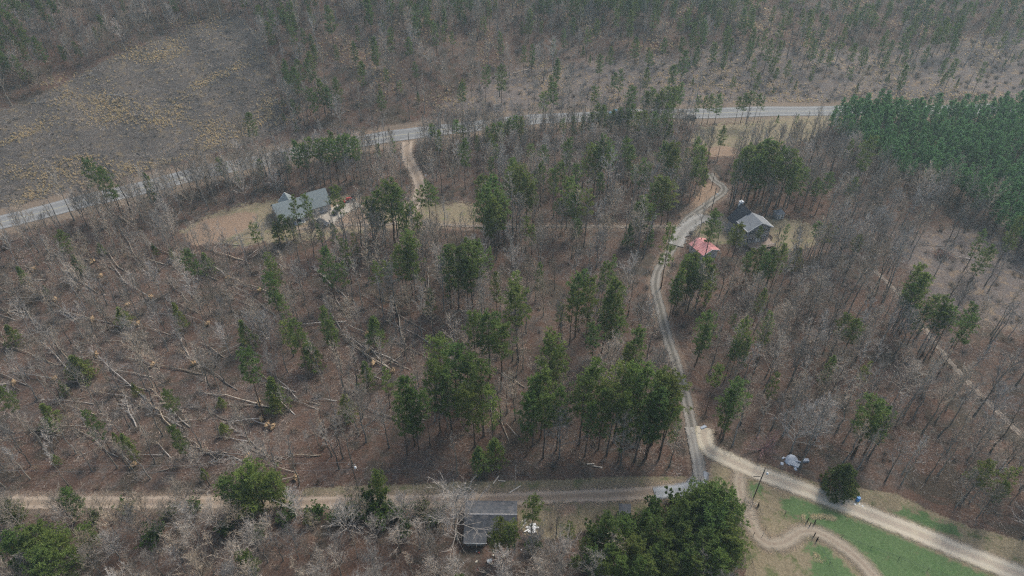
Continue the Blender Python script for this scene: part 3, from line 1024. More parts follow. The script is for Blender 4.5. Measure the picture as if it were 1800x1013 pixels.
# ------------------------------------------------------------------ pines seen one by one in the photo: (u_top, v_top, height, width, kind)
PINES = [
    # tall stand along the lower edge of the woods
    (770, 600, 23, 1.0, 'D'), (795, 618, 25, 1.0, 'T'), (818, 632, 24, 1.05, 'D'), (845, 650, 25, 1.0, 'T'), (762, 650, 24, .9, 'T'), (785, 660, 22, 1, 'D'),
    (830, 690, 21, .95, 'D'), (865, 690, 22, .7, 'S'), (870, 775, 9, 1.2, 'Y'), (843, 790, 10, 1.2, 'Y'), (858, 556, 24, 1.15, 'T'), (880, 575, 24, 1.0, 'T'), (833, 555, 24, .8, 'T'),
    (911, 513, 27, 1.1, 'T'), (968, 600, 26, .85, 'D'), (980, 622, 24, .8, 'T'), (955, 655, 25, .85, 'D'), (940, 672, 24, .8, 'T'), (985, 690, 22, .85, 'D'), (960, 700, 23, .9, 'T'), (928, 705, 21, .8, 'D'),
    (1045, 645, 26, .95, 'D'), (1030, 665, 25, .85, 'T'), (1065, 690, 22, .85, 'D'), (1038, 712, 20, .8, 'T'), (1122, 586, 23, .85, 'D'), (1108, 612, 20, .75, 'D'),
    (1098, 655, 26, 1.0, 'T'), (1120, 660, 27, .95, 'D'), (1142, 655, 27, 1.0, 'T'), (1172, 660, 26, 1.05, 'T'), (1188, 675, 24, .95, 'D'), (1160, 690, 25, .9, 'D'), (1105, 700, 24, .85, 'D'), (1135, 705, 23, .9, 'T'), (1180, 712, 21, .85, 'S'),
    (1082, 690, 24, .8, 'T'), (1150, 725, 18, .8, 'S'),
    (712, 668, 25, .85, 'D'), (700, 700, 22, .6, 'S'), (722, 690, 22, .6, 'D'), (745, 690, 21, .7, 'T'), (605, 697, 8, 1.2, 'Y'), (610, 720, 6, 1.1, 'Y'), (475, 668, 11, 1.0, 'Y'), (478, 695, 7, 1.2, 'Y'),
    (1085, 500, 26, 1.05, 'D'), (1070, 520, 22, .8, 'T'), (1020, 484, 24, .85, 'T'), (1040, 500, 23, .8, 'D'), (1008, 516, 20, .75, 'S'), (1095, 560, 16, .8, 'S'), (1062, 468, 22, .7, 'T'), (1075, 455, 15, .6, 'S'),
    (753, 510, 10, .9, 'Y'), (872, 482, 15, .7, 'D'), (948, 465, 14, .7, 'D'), (905, 480, 21, .75, 'S'), (985, 540, 12, .8, 'S'), (655, 562, 11, 1.3, 'Y'), (640, 640, 9, 1.0, 'Y'), (675, 655, 14, .8, 'S'),
    # middle woods
    (570, 441, 20, .9, 'D'), (470, 455, 17, .9, 'S'), (478, 470, 15, .8, 'S'), (570, 545, 17, .75, 'D'), (578, 565, 14, .9, 'D'), (500, 570, 13, 1.1, 'S'), (522, 588, 12, 1.1, 'S'), (540, 605, 10, 1.3, 'Y'), (425, 565, 11, .9, 'Y'), (495, 525, 14, .8, 'S'),
    (800, 438, 24, .95, 'T'), (785, 440, 23, .9, 'D'), (825, 428, 25, 1.0, 'T'), (838, 435, 22, .9, 'D'), (818, 460, 20, .9, 'D'), (712, 418, 24, 1.0, 'T'), (720, 432, 22, .9, 'D'), (660, 468, 14, .9, 'S'), (680, 462, 12, .9, 'S'), (860, 440, 14, .7, 'S'),
    (700, 440, 21, .9, 'D'), (605, 430, 16, .8, 'S'), (600, 470, 14, .8, 'S'), (620, 415, 12, .8, 'S'),
    # around the ranch house
    (513, 352, 16, .85, 'S'), (535, 346, 15, .8, 'D'), (493, 381, 11, 1.4, 'D'), (483, 392, 9, 1.3, 'Y'), (508, 385, 9, 1.1, 'Y'), (446, 398, 15, .7, 'S'), (560, 395, 12, .7, 'S'), (585, 398, 12, .8, 'S'),
    (680, 325, 24, 1.25, 'T'), (692, 335, 22, 1.1, 'T'), (665, 340, 20, 1.0, 'D'), (645, 352, 18, 1.2, 'T'), (655, 362, 15, 1.0, 'D'), (718, 367, 18, 1.15, 'D'), (705, 375, 16, .9, 'T'), (735, 380, 14, .9, 'S'), (750, 326, 18, .95, 'S'), (736, 334, 16, .8, 'S'), (763, 332, 15, .7, 'S'),
    (848, 312, 22, .95, 'T'), (862, 318, 24, 1.0, 'D'), (855, 335, 24, 1.0, 'D'), (875, 340, 23, .95, 'D'), (868, 355, 22, .9, 'D'), (885, 350, 20, .85, 'T'), (860, 370, 20, .8, 'D'),
    (905, 285, 20, 1.05, 'T'), (897, 302, 20, 1.0, 'T'), (915, 300, 22, 1.15, 'D'), (928, 312, 21, 1.0, 'D'), (938, 330, 17, .8, 'S'), (952, 291, 18, .8, 'T'), (870, 258, 14, .7, 'T'), (862, 280, 12, .8, 'S'), (932, 257, 13, .9, 'T'), (925, 385, 14, .8, 'S'), (935, 400, 13, .8, 'S'),
    # middle band towards the gravel drive
    (988, 291, 20, .85, 'T'), (975, 300, 17, .8, 'D'), (1012, 293, 19, .85, 'T'), (1038, 260, 22, .85, 'T'), (1062, 244, 24, .95, 'T'), (1050, 265, 21, .9, 'D'), (1075, 262, 21, .9, 'T'), (1028, 285, 14, .7, 'S'), (1105, 247, 20, .9, 'T'), (1112, 262, 18, .7, 'D'),
    (1130, 285, 18, .75, 'S'), (1142, 292, 16, .7, 'S'), (1117, 296, 15, .7, 'S'), (1058, 307, 17, .75, 'T'), (1170, 257, 21, .9, 'T'), (1182, 254, 22, .9, 'T'), (1190, 268, 20, .85, 'D'), (1175, 285, 16, .8, 'S'), (1206, 264, 13, .75, 'D'), (1228, 245, 17, .8, 'D'), (1236, 262, 20, .95, 'D'), (1225, 285, 18, .8, 'T'), (1240, 300, 13, .8, 'D'),
    (1160, 314, 20, .95, 'T'), (1175, 318, 19, .9, 'D'), (1185, 325, 17, .9, 'S'), (1150, 325, 17, .8, 'S'), (1000, 320, 20, .95, 'D'), (1018, 332, 20, .9, 'D'), (1035, 340, 17, .9, 'S'), (1010, 345, 17, .8, 'D'), (1135, 349, 18, 1.1, 'D'), (1125, 360, 15, .9, 'D'), (1148, 362, 14, .9, 'T'), (1108, 395, 10, .9, 'Y'), (1145, 400, 9, .8, 'Y'),
    (1180, 406, 23, .7, 'S'), (980, 355, 12, .7, 'S'),
    # screen along the highway
    (760, 222, 14, .9, 'T'), (770, 232, 13, .9, 'D'), (800, 215, 14, .9, 'T'), (815, 225, 12, .8, 'S'), (838, 240, 10, .7, 'D'), (855, 226, 13, .9, 'T'), (868, 222, 14, .9, 'T'), (880, 218, 14, .9, 'D'), (893, 212, 14, .9, 'T'), (906, 208, 15, .9, 'T'), (918, 210, 15, .9, 'D'), (862, 240, 13, .7, 'D'),
    (957, 165, 15, 1.05, 'S'), (1050, 186, 15, .9, 'T'), (1040, 200, 13, .9, 'D'), (1062, 190, 14, 1, 'D'), (1078, 196, 14, .9, 'D'), (1092, 192, 15, .9, 'T'), (1108, 196, 14, 1, 'D'), (1120, 200, 14, 1, 'D'), (1135, 198, 15, 1, 'D'), (1150, 200, 16, 1, 'D'), (1165, 205, 14, .9, 'D'), (1180, 215, 10, .9, 'Y'), (1010, 205, 12, .8, 'D'), (1025, 208, 11, .8, 'D'), (990, 212, 11, .8, 'S'),
    (1135, 164, 16, .95, 'T'), (1150, 160, 17, 1, 'T'), (1165, 160, 17, 1, 'T'), (1178, 156, 17, .95, 'T'), (1190, 158, 16, .9, 'T'), (1200, 150, 17, .7, 'T'), (1158, 172, 15, .9, 'D'), (1185, 170, 15, .9, 'T'),
    (1228, 172, 13, .8, 'S'), (1242, 172, 13, .85, 'T'), (1253, 168, 14, .85, 'T'), (1266, 168, 14, .95, 'D'), (1302, 172, 13, .85, 'T'), (1313, 167, 14, .9, 'T'), (1324, 164, 15, .95, 'T'), (1336, 168, 14, .85, 'T'), (1342, 174, 12, .7, 'S'), (1369, 203, 4.5, .9, 'Y'), (1403, 203, 7, .7, 'S'),
    (515, 252, 19, .7, 'D'), (528, 256, 18, .8, 'T'), (542, 246, 19, .8, 'T'), (556, 250, 19, .85, 'T'), (568, 246, 19, .85, 'T'), (582, 248, 19, .85, 'T'), (596, 243, 19, .9, 'T'), (610, 240, 20, .9, 'T'), (622, 244, 19, .8, 'T'), (386, 281, 12, .9, 'S'), (455, 283, 12, .7, 'S'), (415, 303, 9, .8, 'S'), (662, 256, 10, .8, 'S'), (690, 248, 10, .8, 'S'),
    # stand behind the two storey house
    (1312, 268, 23, .9, 'T'), (1325, 262, 24, .95, 'T'), (1338, 258, 24, .95, 'T'), (1352, 250, 25, 1.0, 'T'), (1365, 255, 25, .95, 'T'), (1380, 265, 24, .95, 'T'), (1345, 272, 23, .9, 'D'), (1395, 270, 23, .9, 'T'), (1408, 284, 20, .95, 'D'), (1330, 278, 22, .9, 'T'), (1372, 282, 22, .8, 'T'), (1300, 285, 19, .8, 'T'), (1418, 300, 17, .8, 'S'), (1440, 317, 13, .85, 'D'), (1398, 292, 20, .8, 'D'),
    # around the garage and the two storey house
    (1222, 450, 19, 1.0, 'D'), (1206, 456, 19, .95, 'T'), (1243, 457, 18, 1.0, 'D'), (1225, 472, 17, 1.0, 'T'), (1254, 470, 16, .9, 'D'), (1198, 474, 18, .8, 'D'), (1190, 490, 16, .7, 'D'), (1218, 485, 15, .9, 'D'), (1302, 398, 13, 1.15, 'D'), (1290, 405, 10, .9, 'S'), (1252, 402, 9, .9, 'S'), (1338, 400, 9, .8, 'D'), (1322, 440, 13, .9, 'D'), (1340, 436, 15, .95, 'D'), (1358, 440, 16, .95, 'D'),
    (1378, 432, 17, .9, 'D'), (1350, 450, 16, .9, 'D'), (1320, 450, 14, .9, 'T'), (1386, 397, 10, .7, 'S'), (1440, 394, 13, .95, 'T'), (1456, 398, 12, .9, 'S'), (1467, 402, 11, .8, 'S'), (1512, 418, 13, .85, 'T'), (1408, 438, 8, .9, 'Y'),
    # woods between the gravel drive and the logging track
    (1245, 553, 19, .95, 'D'), (1238, 575, 16, .8, 'D'), (1312, 565, 21, .65, 'D'), (1316, 600, 15, .6, 'D'), (1356, 555, 18, .7, 'D'), (1350, 575, 14, .6, 'S'), (1342, 512, 14, .65, 'D'), (1262, 648, 18, .75, 'T'), (1300, 677, 21, 1.1, 'T'), (1290, 690, 18, .9, 'D'), (1246, 500, 15, .8, 'S'), (1290, 555, 8, .8, 'S'),
    (1622, 472, 23, .9, 'T'), (1632, 488, 22, .85, 'D'), (1610, 500, 19, .8, 'S'), (1645, 525, 17, .9, 'T'), (1665, 543, 19, 1.0, 'T'), (1680, 548, 18, .95, 'T'), (1713, 540, 17, .75, 'T'), (1490, 556, 16, .95, 'T'), (1508, 564, 16, .95, 'T'), (1465, 630, 13, .95, 'D'), (1525, 638, 13, .7, 'S'), (1548, 710, 20, 1.15, 'T'), (1560, 722, 17, .9, 'D'), (1532, 735, 15, .7, 'S'), (1742, 815, 16, 1.05, 'T'), (1770, 850, 12, .9, 'D'), (1785, 825, 14, .7, 'S'),
    # fallen-timber slope
    (75, 714, 8, 1.2, 'Y'), (82, 735, 6, 1.0, 'Y'), (213, 765, 6, 1.1, 'Y'), (224, 780, 7, .9, 'Y'), (198, 762, 5, 1.0, 'Y'), (92, 800, 4, 1.2, 'Y'), (128, 628, 8, 1.5, 'Y'), (140, 640, 6, 1.3, 'Y'), (305, 536, 11, .8, 'Y'), (207, 542, 7, 1.2, 'Y'), (128, 450, 8, 1.1, 'Y'), (172, 428, 5, 1.1, 'Y'), (358, 447, 8, 1.1, 'Y'), (268, 430, 5, .9, 'Y'), (298, 438, 5, .9, 'Y'), (75, 503, 4, 1.2, 'Y'),
    (385, 700, 4, 1.2, 'Y'), (390, 745, 4, 1.3, 'Y'), (30, 470, 7, 1.0, 'Y'), (232, 675, 5, 1.0, 'Y'), (10, 575, 7, 1.1, 'Y'), (105, 672, 5, .9, 'Y'), (355, 825, 4, 1.2, 'Y'),
    # below the dirt road
    (398, 848, 11, .9, 'B'), (440, 832, 13, 1.0, 'B'), (478, 842, 11, .9, 'B'), (425, 862, 10, .8, 'B'), (115, 868, 10, .7, 'B'), (50, 940, 14, 1.0, 'B'), (90, 952, 13, .9, 'B'), (20, 955, 13, .9, 'B'), (70, 975, 14, .8, 'B'), (145, 930, 8, .8, 'B'), (10, 885, 8, .8, 'B'), (538, 900, 5, 1.2, 'Y'), (430, 975, 8, .8, 'B'), (660, 838, 11, .6, 'B'),
    (878, 915, 12, 1.0, 'D'), (895, 930, 11, 1.0, 'D'), (868, 940, 10, .9, 'D'), (905, 920, 11, .8, 'S'), (1002, 925, 9, .9, 'S'), (1012, 980, 8, .9, 'D'),
    (1100, 915, 9, .8, 'B'), (1085, 942, 9, .8, 'B'), (1122, 952, 10, .8, 'B'), (1160, 965, 9, .8, 'B'), (1040, 968, 9, .7, 'B'), (1075, 968, 9, .8, 'B'), (1108, 962, 8, .7, 'D'), (1140, 990, 9, .8, 'B'), (1060, 992, 9, .7, 'B'), (1195, 930, 10, .8, 'B'), (1200, 952, 10, .8, 'D'), (1165, 900, 8, .7, 'D'), (1135, 902, 7, .7, 'B'), (1230, 985, 10, .8, 'B'), (1295, 960, 10, .8, 'B'),
    (1240, 862, 14, 1.0, 'B'), (1265, 872, 14, .95, 'B'), (1222, 885, 13, .9, 'B'), (1285, 895, 13, .9, 'B'), (1250, 910, 13, 1.0, 'B'), (1210, 915, 11, .9, 'B'), (1280, 935, 12, .9, 'B'), (1185, 905, 9, .9, 'B'), (1240, 950, 12, 1, 'B'), (1065, 918, 11, .8, 'B'), (1055, 935, 10, .7, 'T'), (1150, 920, 9, .8, 'B'), (1095, 985, 9, .7, 'B'), (1125, 992, 9, .7, 'B'), (1175, 945, 10, .7, 'B'), (1210, 970, 10, .8, 'B'), (1265, 975, 11, .8, 'B'), (1030, 945, 10, .8, 'D'), (1180, 985, 9, .7, 'B'),
]

KEEP = []          # (x, y, r): clear spots for buildings and vehicles
for (u, v, h, w, k) in ():
    pass


# ------------------------------------------------------------------ labels: what a thing looks like and how near it stands to something findable
MARKS = [("the red roofed garage", 1232, 435), ("the grey roofed ranch house", 530, 385), ("the two storey house", 1330, 415), ("the white door shed", 1367, 382),
         ("the dark round cedar", 1470, 862), ("the blue barrel", 1507, 880), ("the old dark roofed house", 862, 945), ("the tiny dark shed", 1099, 905),
         ("the road junction", 1232, 858), ("the rusty brush pile", 1656, 452), ("the log truck", 1105, 205), ("the dark pickup truck", 1212, 207), ("the gravel drive bend", 1153, 500),
         ("the pink flowering shrub", 1342, 770), ("the roadside lamp pole", 630, 868), ("the clay drive lamp post", 745, 340),
         ("the dirt road end", 0, 883), ("the bare highway end", 0, 393), ("the planted pine block", 1560, 330), ("the pale stone heap", 1393, 815), ("the open brown clearing", 420, 400),
         ("the crossed fallen trunks", 670, 630), ("the short wooden pole", 906, 850), ("the logging track start", 1510, 450), ("the pale highway embankment", 957, 200), ("the ranch house back yard", 575, 315), ("the clay drive mouth", 716, 262)]
ORD = ["", "nearest", "second nearest", "third nearest", "fourth nearest", "fifth nearest", "sixth nearest", "seventh nearest", "eighth nearest", "ninth nearest", "tenth nearest", "eleventh nearest", "twelfth nearest"]


def label_all(items, noun_group, most=12):
    """items: (object, look, category, u, v) of one category; every label names the rank from the closest landmark."""
    if not items:
        return
    U = np.array([i[3] for i in items])
    V = np.array([i[4] for i in items])
    D = np.stack([np.hypot(U - m[1], V - m[2]) for m in MARKS], 1)
    rank = np.argsort(np.argsort(D, axis=0), axis=0) + 1
    for i, (o, look, cat, u, v) in enumerate(items):
        k = int(np.argmin(rank[i] * 40 + D[i]))
        if rank[i, k] <= most:
            lab = f"{look}, {ORD[rank[i, k]]} to {MARKS[k][0]}"
            grp = noun_group
        else:
            k = int(np.argmin(D[i]))
            lab = f"one of the many {noun_group} spread around {MARKS[k][0]}"
            grp = f"{noun_group} spread around {MARKS[k][0]}"
        tag(o, lab, cat, grp)


LOOK = {'T': "tall bare trunked pine", 'D': "tall dense green pine", 'S': "thin open crowned pine", 'Y': "small young pine with low branches", 'B': "broad bushy dark evergreen"}
DROP = {'T': 0.58, 'D': 0.36, 'S': 0.45, 'Y': 0.1, 'B': 0.2}
pine_items, pine_xy = [], []
for (u, v, h, w, k) in PINES:
    p = ground_at(u, v, h * 0.97)
    va = random.choice(ALLT[k])
    t = random.uniform(0.95, 1.4)
    w *= 1.12
    warm = random.uniform(0.92, 1.12)
    if k in 'YS' and v > 430:
        t *= 1.15
        warm *= 1.08
    if k == 'B':
        t *= 1.12
    o = plant("pine_tree", va, p.x, p.y, h, w * random.uniform(0.95, 1.1) * ({'T': 0.95, 'D': 0.85}.get(k, 1.0)), (t * warm, t, t * 0.95), lean=0.015)
    bu, bv = px_of(np.array([p.x]), np.array([p.y]))
    pine_items.append((o, LOOK[k], "pine tree", float(bu[0]), float(bv[0])))
    pine_xy.append((p.x, p.y))
pine_xy = np.array(pine_xy)

# ------------------------------------------------------------------ where leafless trees may stand
BUILDINGS = [(-77, 210, 15), (84, 194, 13), (64, 185, 6), (97, 207, 4), (-4.5, 84, 8.5), (25.7, 86, 4), (-60, 216, 9), (75, 92.5, 7), (80, 88, 3), (63, 101, 5), (66, 102, 3)]
NOTREE = Z_LAWN + [Z_FIELD[0], Z_FIELD[1]] + Z_CLAY
PLANTED = [(1440, 236), (1500, 208), (1800, 202), (2000, 202), (2000, 500), (1800, 462), (1740, 412), (1660, 352), (1590, 335), (1530, 305), (1480, 262)]
BARREN = [Z_FIELD[2]]


def road_dist(x, y, clear=0.0):
    d = np.full(len(x), 1e9)
    for k, line in ROADS.items():
        if k == 'woods_track' and clear == 0:
            continue
        d = np.minimum(d, seg_dist(x, y, line[::3]) - ROAD_W[k] * 0.5 - (clear if k == 'driveway' else 0))
    return d


def candidates(n, x0, x1, y0, y1, mind, blocked=None):
    """Random spots with a minimum spacing, on a hash grid."""
    c = rng.uniform([x0, y0], [x1, y1], (n, 2))
    grid, out = {}, []
    for x, y in c:
        i, j = int(x // mind), int(y // mind)
        ok = True
        for a in (-1, 0, 1):
            for b in (-1, 0, 1):
                for q in grid.get((i + a, j + b), ()):
                    if (q[0] - x) ** 2 + (q[1] - y) ** 2 < mind * mind:
                        ok = False
        if ok:
            grid.setdefault((i, j), []).append((x, y))
            out.append((x, y))
    return np.array(out)


cand = candidates(26000, -300, 330, 58, 430, 2.9)
more = candidates(9000, -170, 80, 170, 300, 2.0)
mu, mv = px_of(more[:, 0], more[:, 1])
mh = more[:, 1] - hwy(more[:, 0])
more = more[(rng.uniform(0, 1, len(more)) < 0.35) & (mh < -6) & (mh > -24) & (((mu > 235) & (mu < 650)) | ((mu > 745) & (mu < 1190)))]
cand = np.vstack([cand, more])
cx, cy = cand[:, 0], cand[:, 1]
cu, cv = px_of(cx, cy)
zz = terrain(cx, cy)
keep = (cu > -260) & (cu < 2060) & (cv > -130) & (cv < 1190)
for p in NOTREE + BARREN:
    keep &= ~in_poly(cu, cv, p)
keep &= ~in_poly(cu, cv, PLANTED)
keep &= road_dist(cx, cy, 3.6) > 1.6
hd = cy - hwy(cx)
keep &= np.abs(seg_dist(cx, cy, HW)) > np.where((((cu > 235) & (cu < 650)) | ((cu > 745) & (cu < 1190))) & (cy < hwy(cx)), 6.5, 11)
for bx, by, br in BUILDINGS:
    keep &= np.hypot(cx - bx, cy - by) > br
in_clear = in_poly(cu, cv, Z_CLEAR[0])
in_open = np.zeros(len(cx), bool)
for p in Z_OPEN:
    in_open |= in_poly(cu, cv, p)
in_wind = in_poly(cu, cv, Z_WIND[0])
onhill = hd > 12
prob = np.full(len(cx), 0.57)
prob[(cv < 345) & ~onhill] = 0.95                     # crowded band below the highway
prob[(cv > 620) & (cu > 620) & (cu < 1200)] = 0.33
prob[in_wind] = 0.66
prob[cv > 885] = 1.0
prob[(cv > 885) & (cu > 985)] = 0.15
prob[(cu > 1200) & (cv > 440)] = 0.66
prob[in_poly(cu, cv, [(1500, 440), (1560, 410), (1800, 380), (2000, 420), (2000, 860), (1830, 830), (1700, 715), (1590, 570)])] = 0.34
prob[onhill] = 0.30
prob[onhill & (cv < 55)] = 0.92
prob[onhill & (cu < 560)] = 0.85
prob[in_open] = 0.17
prob[onhill & (cu > 1300) & (cv < 130)] = 0.34
prob[in_open & ~onhill] = 0.3
prob[in_clear] = 0.0
prob[(hd < 0) & (hd > -32) & (cu < 640)] = 1.0
for q in ([(1185, 442), (1275, 442), (1290, 520), (1190, 520)], [(1285, 428), (1375, 428), (1380, 490), (1285, 490)], [(805, 935), (930, 935), (930, 1020), (805, 1020)], [(480, 402), (600, 402), (600, 450), (480, 450)]):
    prob[in_poly(cu, cv, q)] = 0.12
prob[(cu > 540) & (cu < 1240) & (cv > 830) & (cv < 890)] *= 0.25
keep &= rng.uniform(0, 1, len(cx)) < prob
cx, cy, cu, cv, hd, zz = (a[keep] for a in (cx, cy, cu, cv, hd, zz))
in_wind, in_open, onhill = in_wind[keep], in_open[keep], onhill[keep]

# pines among them, by place
pp = np.full(len(cx), 0.03)
pp[onhill & (cu > 430)] = 0.50
pp[onhill & (cu > 430) & (cv < 55)] = 0.4
pp[onhill & (cu > 1050)] = 0.82
pp[onhill & (cu < 200)] = 0.20
pp[onhill & (cu < 110) & (cv < 230)] = 0.65
pp[(cu > 1180) & (cv > 440) & ~onhill] = 0.05
pp[in_wind] = 0.02
pp[cv > 885] = 0.03
is_pine = rng.uniform(0, 1, len(cx)) < pp
hill_extra = None

tree_h = rng.uniform(14.5, 19.5, len(cx))
tree_h[in_wind] = rng.uniform(9, 17, in_wind.sum())
tree_h[cv > 885] = rng.uniform(9, 13, (cv > 885).sum())
tree_h[(cv < 345) & ~onhill] = rng.uniform(12.5, 17, ((cv < 345) & ~onhill).sum())
belt = (hd < 0) & (hd > -30) & (((cu > 235) & (cu < 650)) | ((cu > 745) & (cu < 1190)))
tree_h[belt] = rng.uniform(12.5, 17, belt.sum())
tree_h[onhill] = rng.uniform(13, 18, onhill.sum())

dist = np.hypot(np.hypot(cx, cy), CAM_H - zz)
bare_i = np.nonzero(~is_pine)[0]
vis = bare_i[(cu[bare_i] > -30) & (cu[bare_i] < 1830) & (cv[bare_i] < 1080) & (cv[bare_i] > 0)]
near_first = vis[np.argsort(dist[vis])]
solo = set(near_first[:298].tolist())
bare_items = []


def bare_variant(i):
    if cv[i] > 885 and rng.uniform() < 0.7:
        return BROAD[rng.integers(0, len(BROAD))], "broad grey leafless tree"
    if cv[i] > 330 and not onhill[i] and not in_wind[i] and rng.uniform() < 0.14:
        return BROAD[rng.integers(0, len(BROAD))], "broad grey leafless tree"
    if in_wind[i]:
        k = int(rng.choice([1, 3, 5, 7, 7, 3, 8]))
    else:
        k = int(rng.integers(0, len(BARE)))
    return BARE[k], ("slim pale leafless tree" if k in (1, 3, 7) else "grey leafless tree")


mass = []
for i in bare_i:
    v, look = bare_variant(i)
    if int(i) in solo:
        o = plant("bare_tree", v, cx[i], cy[i], tree_h[i], random.uniform(0.85, 1.15), lean=0.05 if in_wind[i] else 0.025)
        bare_items.append((o, look, "tree", float(cu[i]), float(cv[i])))
    else:
        mass.append((i, v))
# large pale spreading tree beside the old house, and the grey ones below the meadow
for (u, v, h, w) in [(803, 948, 17, 1.4), (978, 942, 12, .8), (1462, 300, 15, 1.2)]:
    p = ground_at(u, v)
    o = plant("bare_tree", BROAD[0], p.x, p.y, h, w)
    bare_items.append((o, "large spreading pale leafless tree", "tree", u, v))
label_all(bare_items, "leafless trees")

allv = BARE + BROAD
vid = {id(v): k for k, v in enumerate(allv)}
mi = np.array([i for i, _ in mass])
scatter("bare_woods", np.stack([cx[mi], cy[mi], zz[mi]], 1), [joined(v) for v in allv],
        np.array([[tree_h[i] / v['H']] * 3 for i, v in mass]), "grey leafless woods covering the valley and the hill",
        idx=[vid[id(v)] for _, v in mass], tilt=0.03)

# pines growing wild: nearest ones singly, the rest of the hill as one mass
wild = np.nonzero(is_pine)[0]
wild = wild[np.argsort(dist[wild])]
n_solo = max(0, 300 - len(pine_items))
hill_p = []
kk = 0
for i in wild:
    far = onhill[i]
    sel = [PINE_T, PINE_S, PINE_S, PINE_T][int(rng.integers(0, 4))] if far else [PINE_S, PINE_Y, PINE_Y][int(rng.integers(0, 3))]
    v = sel[int(rng.integers(0, len(sel)))]
    h = rng.uniform(10, 18) if far else (rng.uniform(4, 8) if sel is PINE_Y else rng.uniform(10, 16))
    if kk < n_solo and 0 < cu[i] < 1800 and -10 < cv[i] < 1040 and not far:
        t = random.uniform(0.85, 1.15)
        o = plant("pine_tree", v, cx[i], cy[i], h, random.uniform(0.8, 1.05), (t, t, t))
        kd = {id(PINE_T): 'T', id(PINE_S): 'S', id(PINE_Y): 'Y', id(PINE_D): 'D'}[id(sel)]
        pine_items.append((o, LOOK[kd], "pine tree", float(cu[i]), float(cv[i])))
        kk += 1
    else:
        hill_p.append((i, v, h))
label_all(pine_items, "green pines")
pv_all = PINE_T + PINE_S + PINE_D + PINE_Y
pid = {id(v): k for k, v in enumerate(pv_all)}
hi = np.array([a[0] for a in hill_p])
scatter("hill_pine_woods", np.stack([cx[hi], cy[hi], zz[hi]], 1), [joined(v) for v in pv_all],
        np.array([[h / v['H'] * 0.9, h / v['H'] * 0.9, h / v['H']] for _, v, h in hill_p]), "scattered pines covering the far hillside", idx=[pid[id(v)] for _, v, _ in hill_p], tilt=0.02)

# planted pine block
pc = candidates(9000, 90, 330, 150, 300, 2.0)
a, b = px_of(pc[:, 0], pc[:, 1])
ok = in_poly(a, b, PLANTED) & (seg_dist(pc[:, 0], pc[:, 1], HW) > 9)
pc = pc[ok]
ph = rng.uniform(0.72, 1.14, len(pc)) * (0.93 + 0.09 * np.sin(pc[:, 0] * 0.09) * np.cos(pc[:, 1] * 0.11))
kp = rng.uniform(0, 1, len(pc)) < 0.93
pc, ph = pc[kp], ph[kp]
scatter("planted_pine_woods", np.column_stack([pc, terrain(pc[:, 0], pc[:, 1])]), [joined(v) for v in PLANT], np.stack([ph, ph, ph], 1), "dense block of planted dark green pines beside the highway", tilt=0.02)

# upper left forest pines
# ------------------------------------------------------------------ undergrowth, sticks, dry grass
bsh = [shape(brush_gen(np.random.default_rng(400 + i), 1.5 + 0.3 * i), "brush_shape", M['brush']) for i in range(4)]
st = [shape(sticks_gen(np.random.default_rng(420 + i)), "stick_shape", M['stick']) for i in range(4)]
gt = [shape(grasstuft_gen(np.random.default_rng(440 + i)), "grass_shape", M['dry_grass']) for i in range(3)]


def spread(n, box, maxroad=1.2, skip=()):
    c = rng.uniform([box[0], box[2]], [box[1], box[3]], (n, 2))
    x, y = c[:, 0], c[:, 1]
    u, v = px_of(x, y)
    k = (u > -250) & (u < 2050) & (v > -120) & (v < 1190) & (road_dist(x, y) > maxroad) & (seg_dist(x, y, HW) > 9)
    for p in skip:
        k &= ~in_poly(u, v, p)
    for bx, by, br in BUILDINGS:
        k &= np.hypot(x - bx, y - by) > br * 0.8
    return x[k], y[k], u[k], v[k]


x, y, u, v = spread(16000, (-300, 330, 58, 430), 1.0, NOTREE + [PLANTED])
d = np.hypot(x, y)
k = rng.uniform(0, 1, len(x)) < np.where(in_poly(u, v, Z_CLEAR[0]), 1.0, np.where(in_poly(u, v, Z_WIND[0]), 0.55, 0.42))
x, y = x[k], y[k]
scatter("brush_undergrowth", np.column_stack([x, y, terrain(x, y)]), bsh, rng.uniform(0.5, 1.15, len(x)) * np.where(in_poly(*px_of(x, y), Z_CLEAR[0]), 0.5, 1.0), "brown leafless brush growing under the trees")
x, y, u, v = spread(22000, (-300, 300, 58, 430), 0.6, NOTREE + [PLANTED])
k = rng.uniform(0, 1, len(x)) < np.where(in_poly(u, v, Z_WIND[0]) | in_poly(u, v, Z_CLEAR[0]), 1.0, 0.6)
x, y = x[k], y[k]
scatter("fallen_sticks_litter", np.column_stack([x, y, terrain(x, y)]), st, rng.uniform(0.7, 1.3, len(x)), "pale sticks and twigs littering the forest floor")

# dry grass: bands across the cleared slope and below the thinned pines
x, y, u, v = spread(260000, (-330, 330, 190, 430), 1.0, [PLANTED])
band = 0.5 + 0.5 * np.sin(0.055 * (v + 0.32 * u) + 1.7 * np.sin(u * 0.016) + 0.9 * np.sin(v * 0.05))
nz = 0.5 + 0.25 * (np.sin(u * 0.043 + v * 0.03) + np.sin(u * 0.021 - v * 0.057 + 1.3))
pr = np.where(in_poly(u, v, Z_CLEAR[0]), 0.8 * band ** 9 * nz * 2.0 + 0.02, 0)
spots = [(375, 235, 28, 24, 1.0), (90, 305, 90, 13, 0.8), (220, 320, 90, 10, .7), (330, 40, 60, 12, .5), (100, 145, 90, 12, .35), (500, 210, 30, 8, .6), (240, 90, 70, 10, .35)]
for su, sv, ru, rv, amt in spots:
    pr = np.maximum(pr, amt * np.exp(-((u - su) / ru) ** 2 - ((v - sv) / rv) ** 2))
hill_open = (v < 200) & (u > 480)
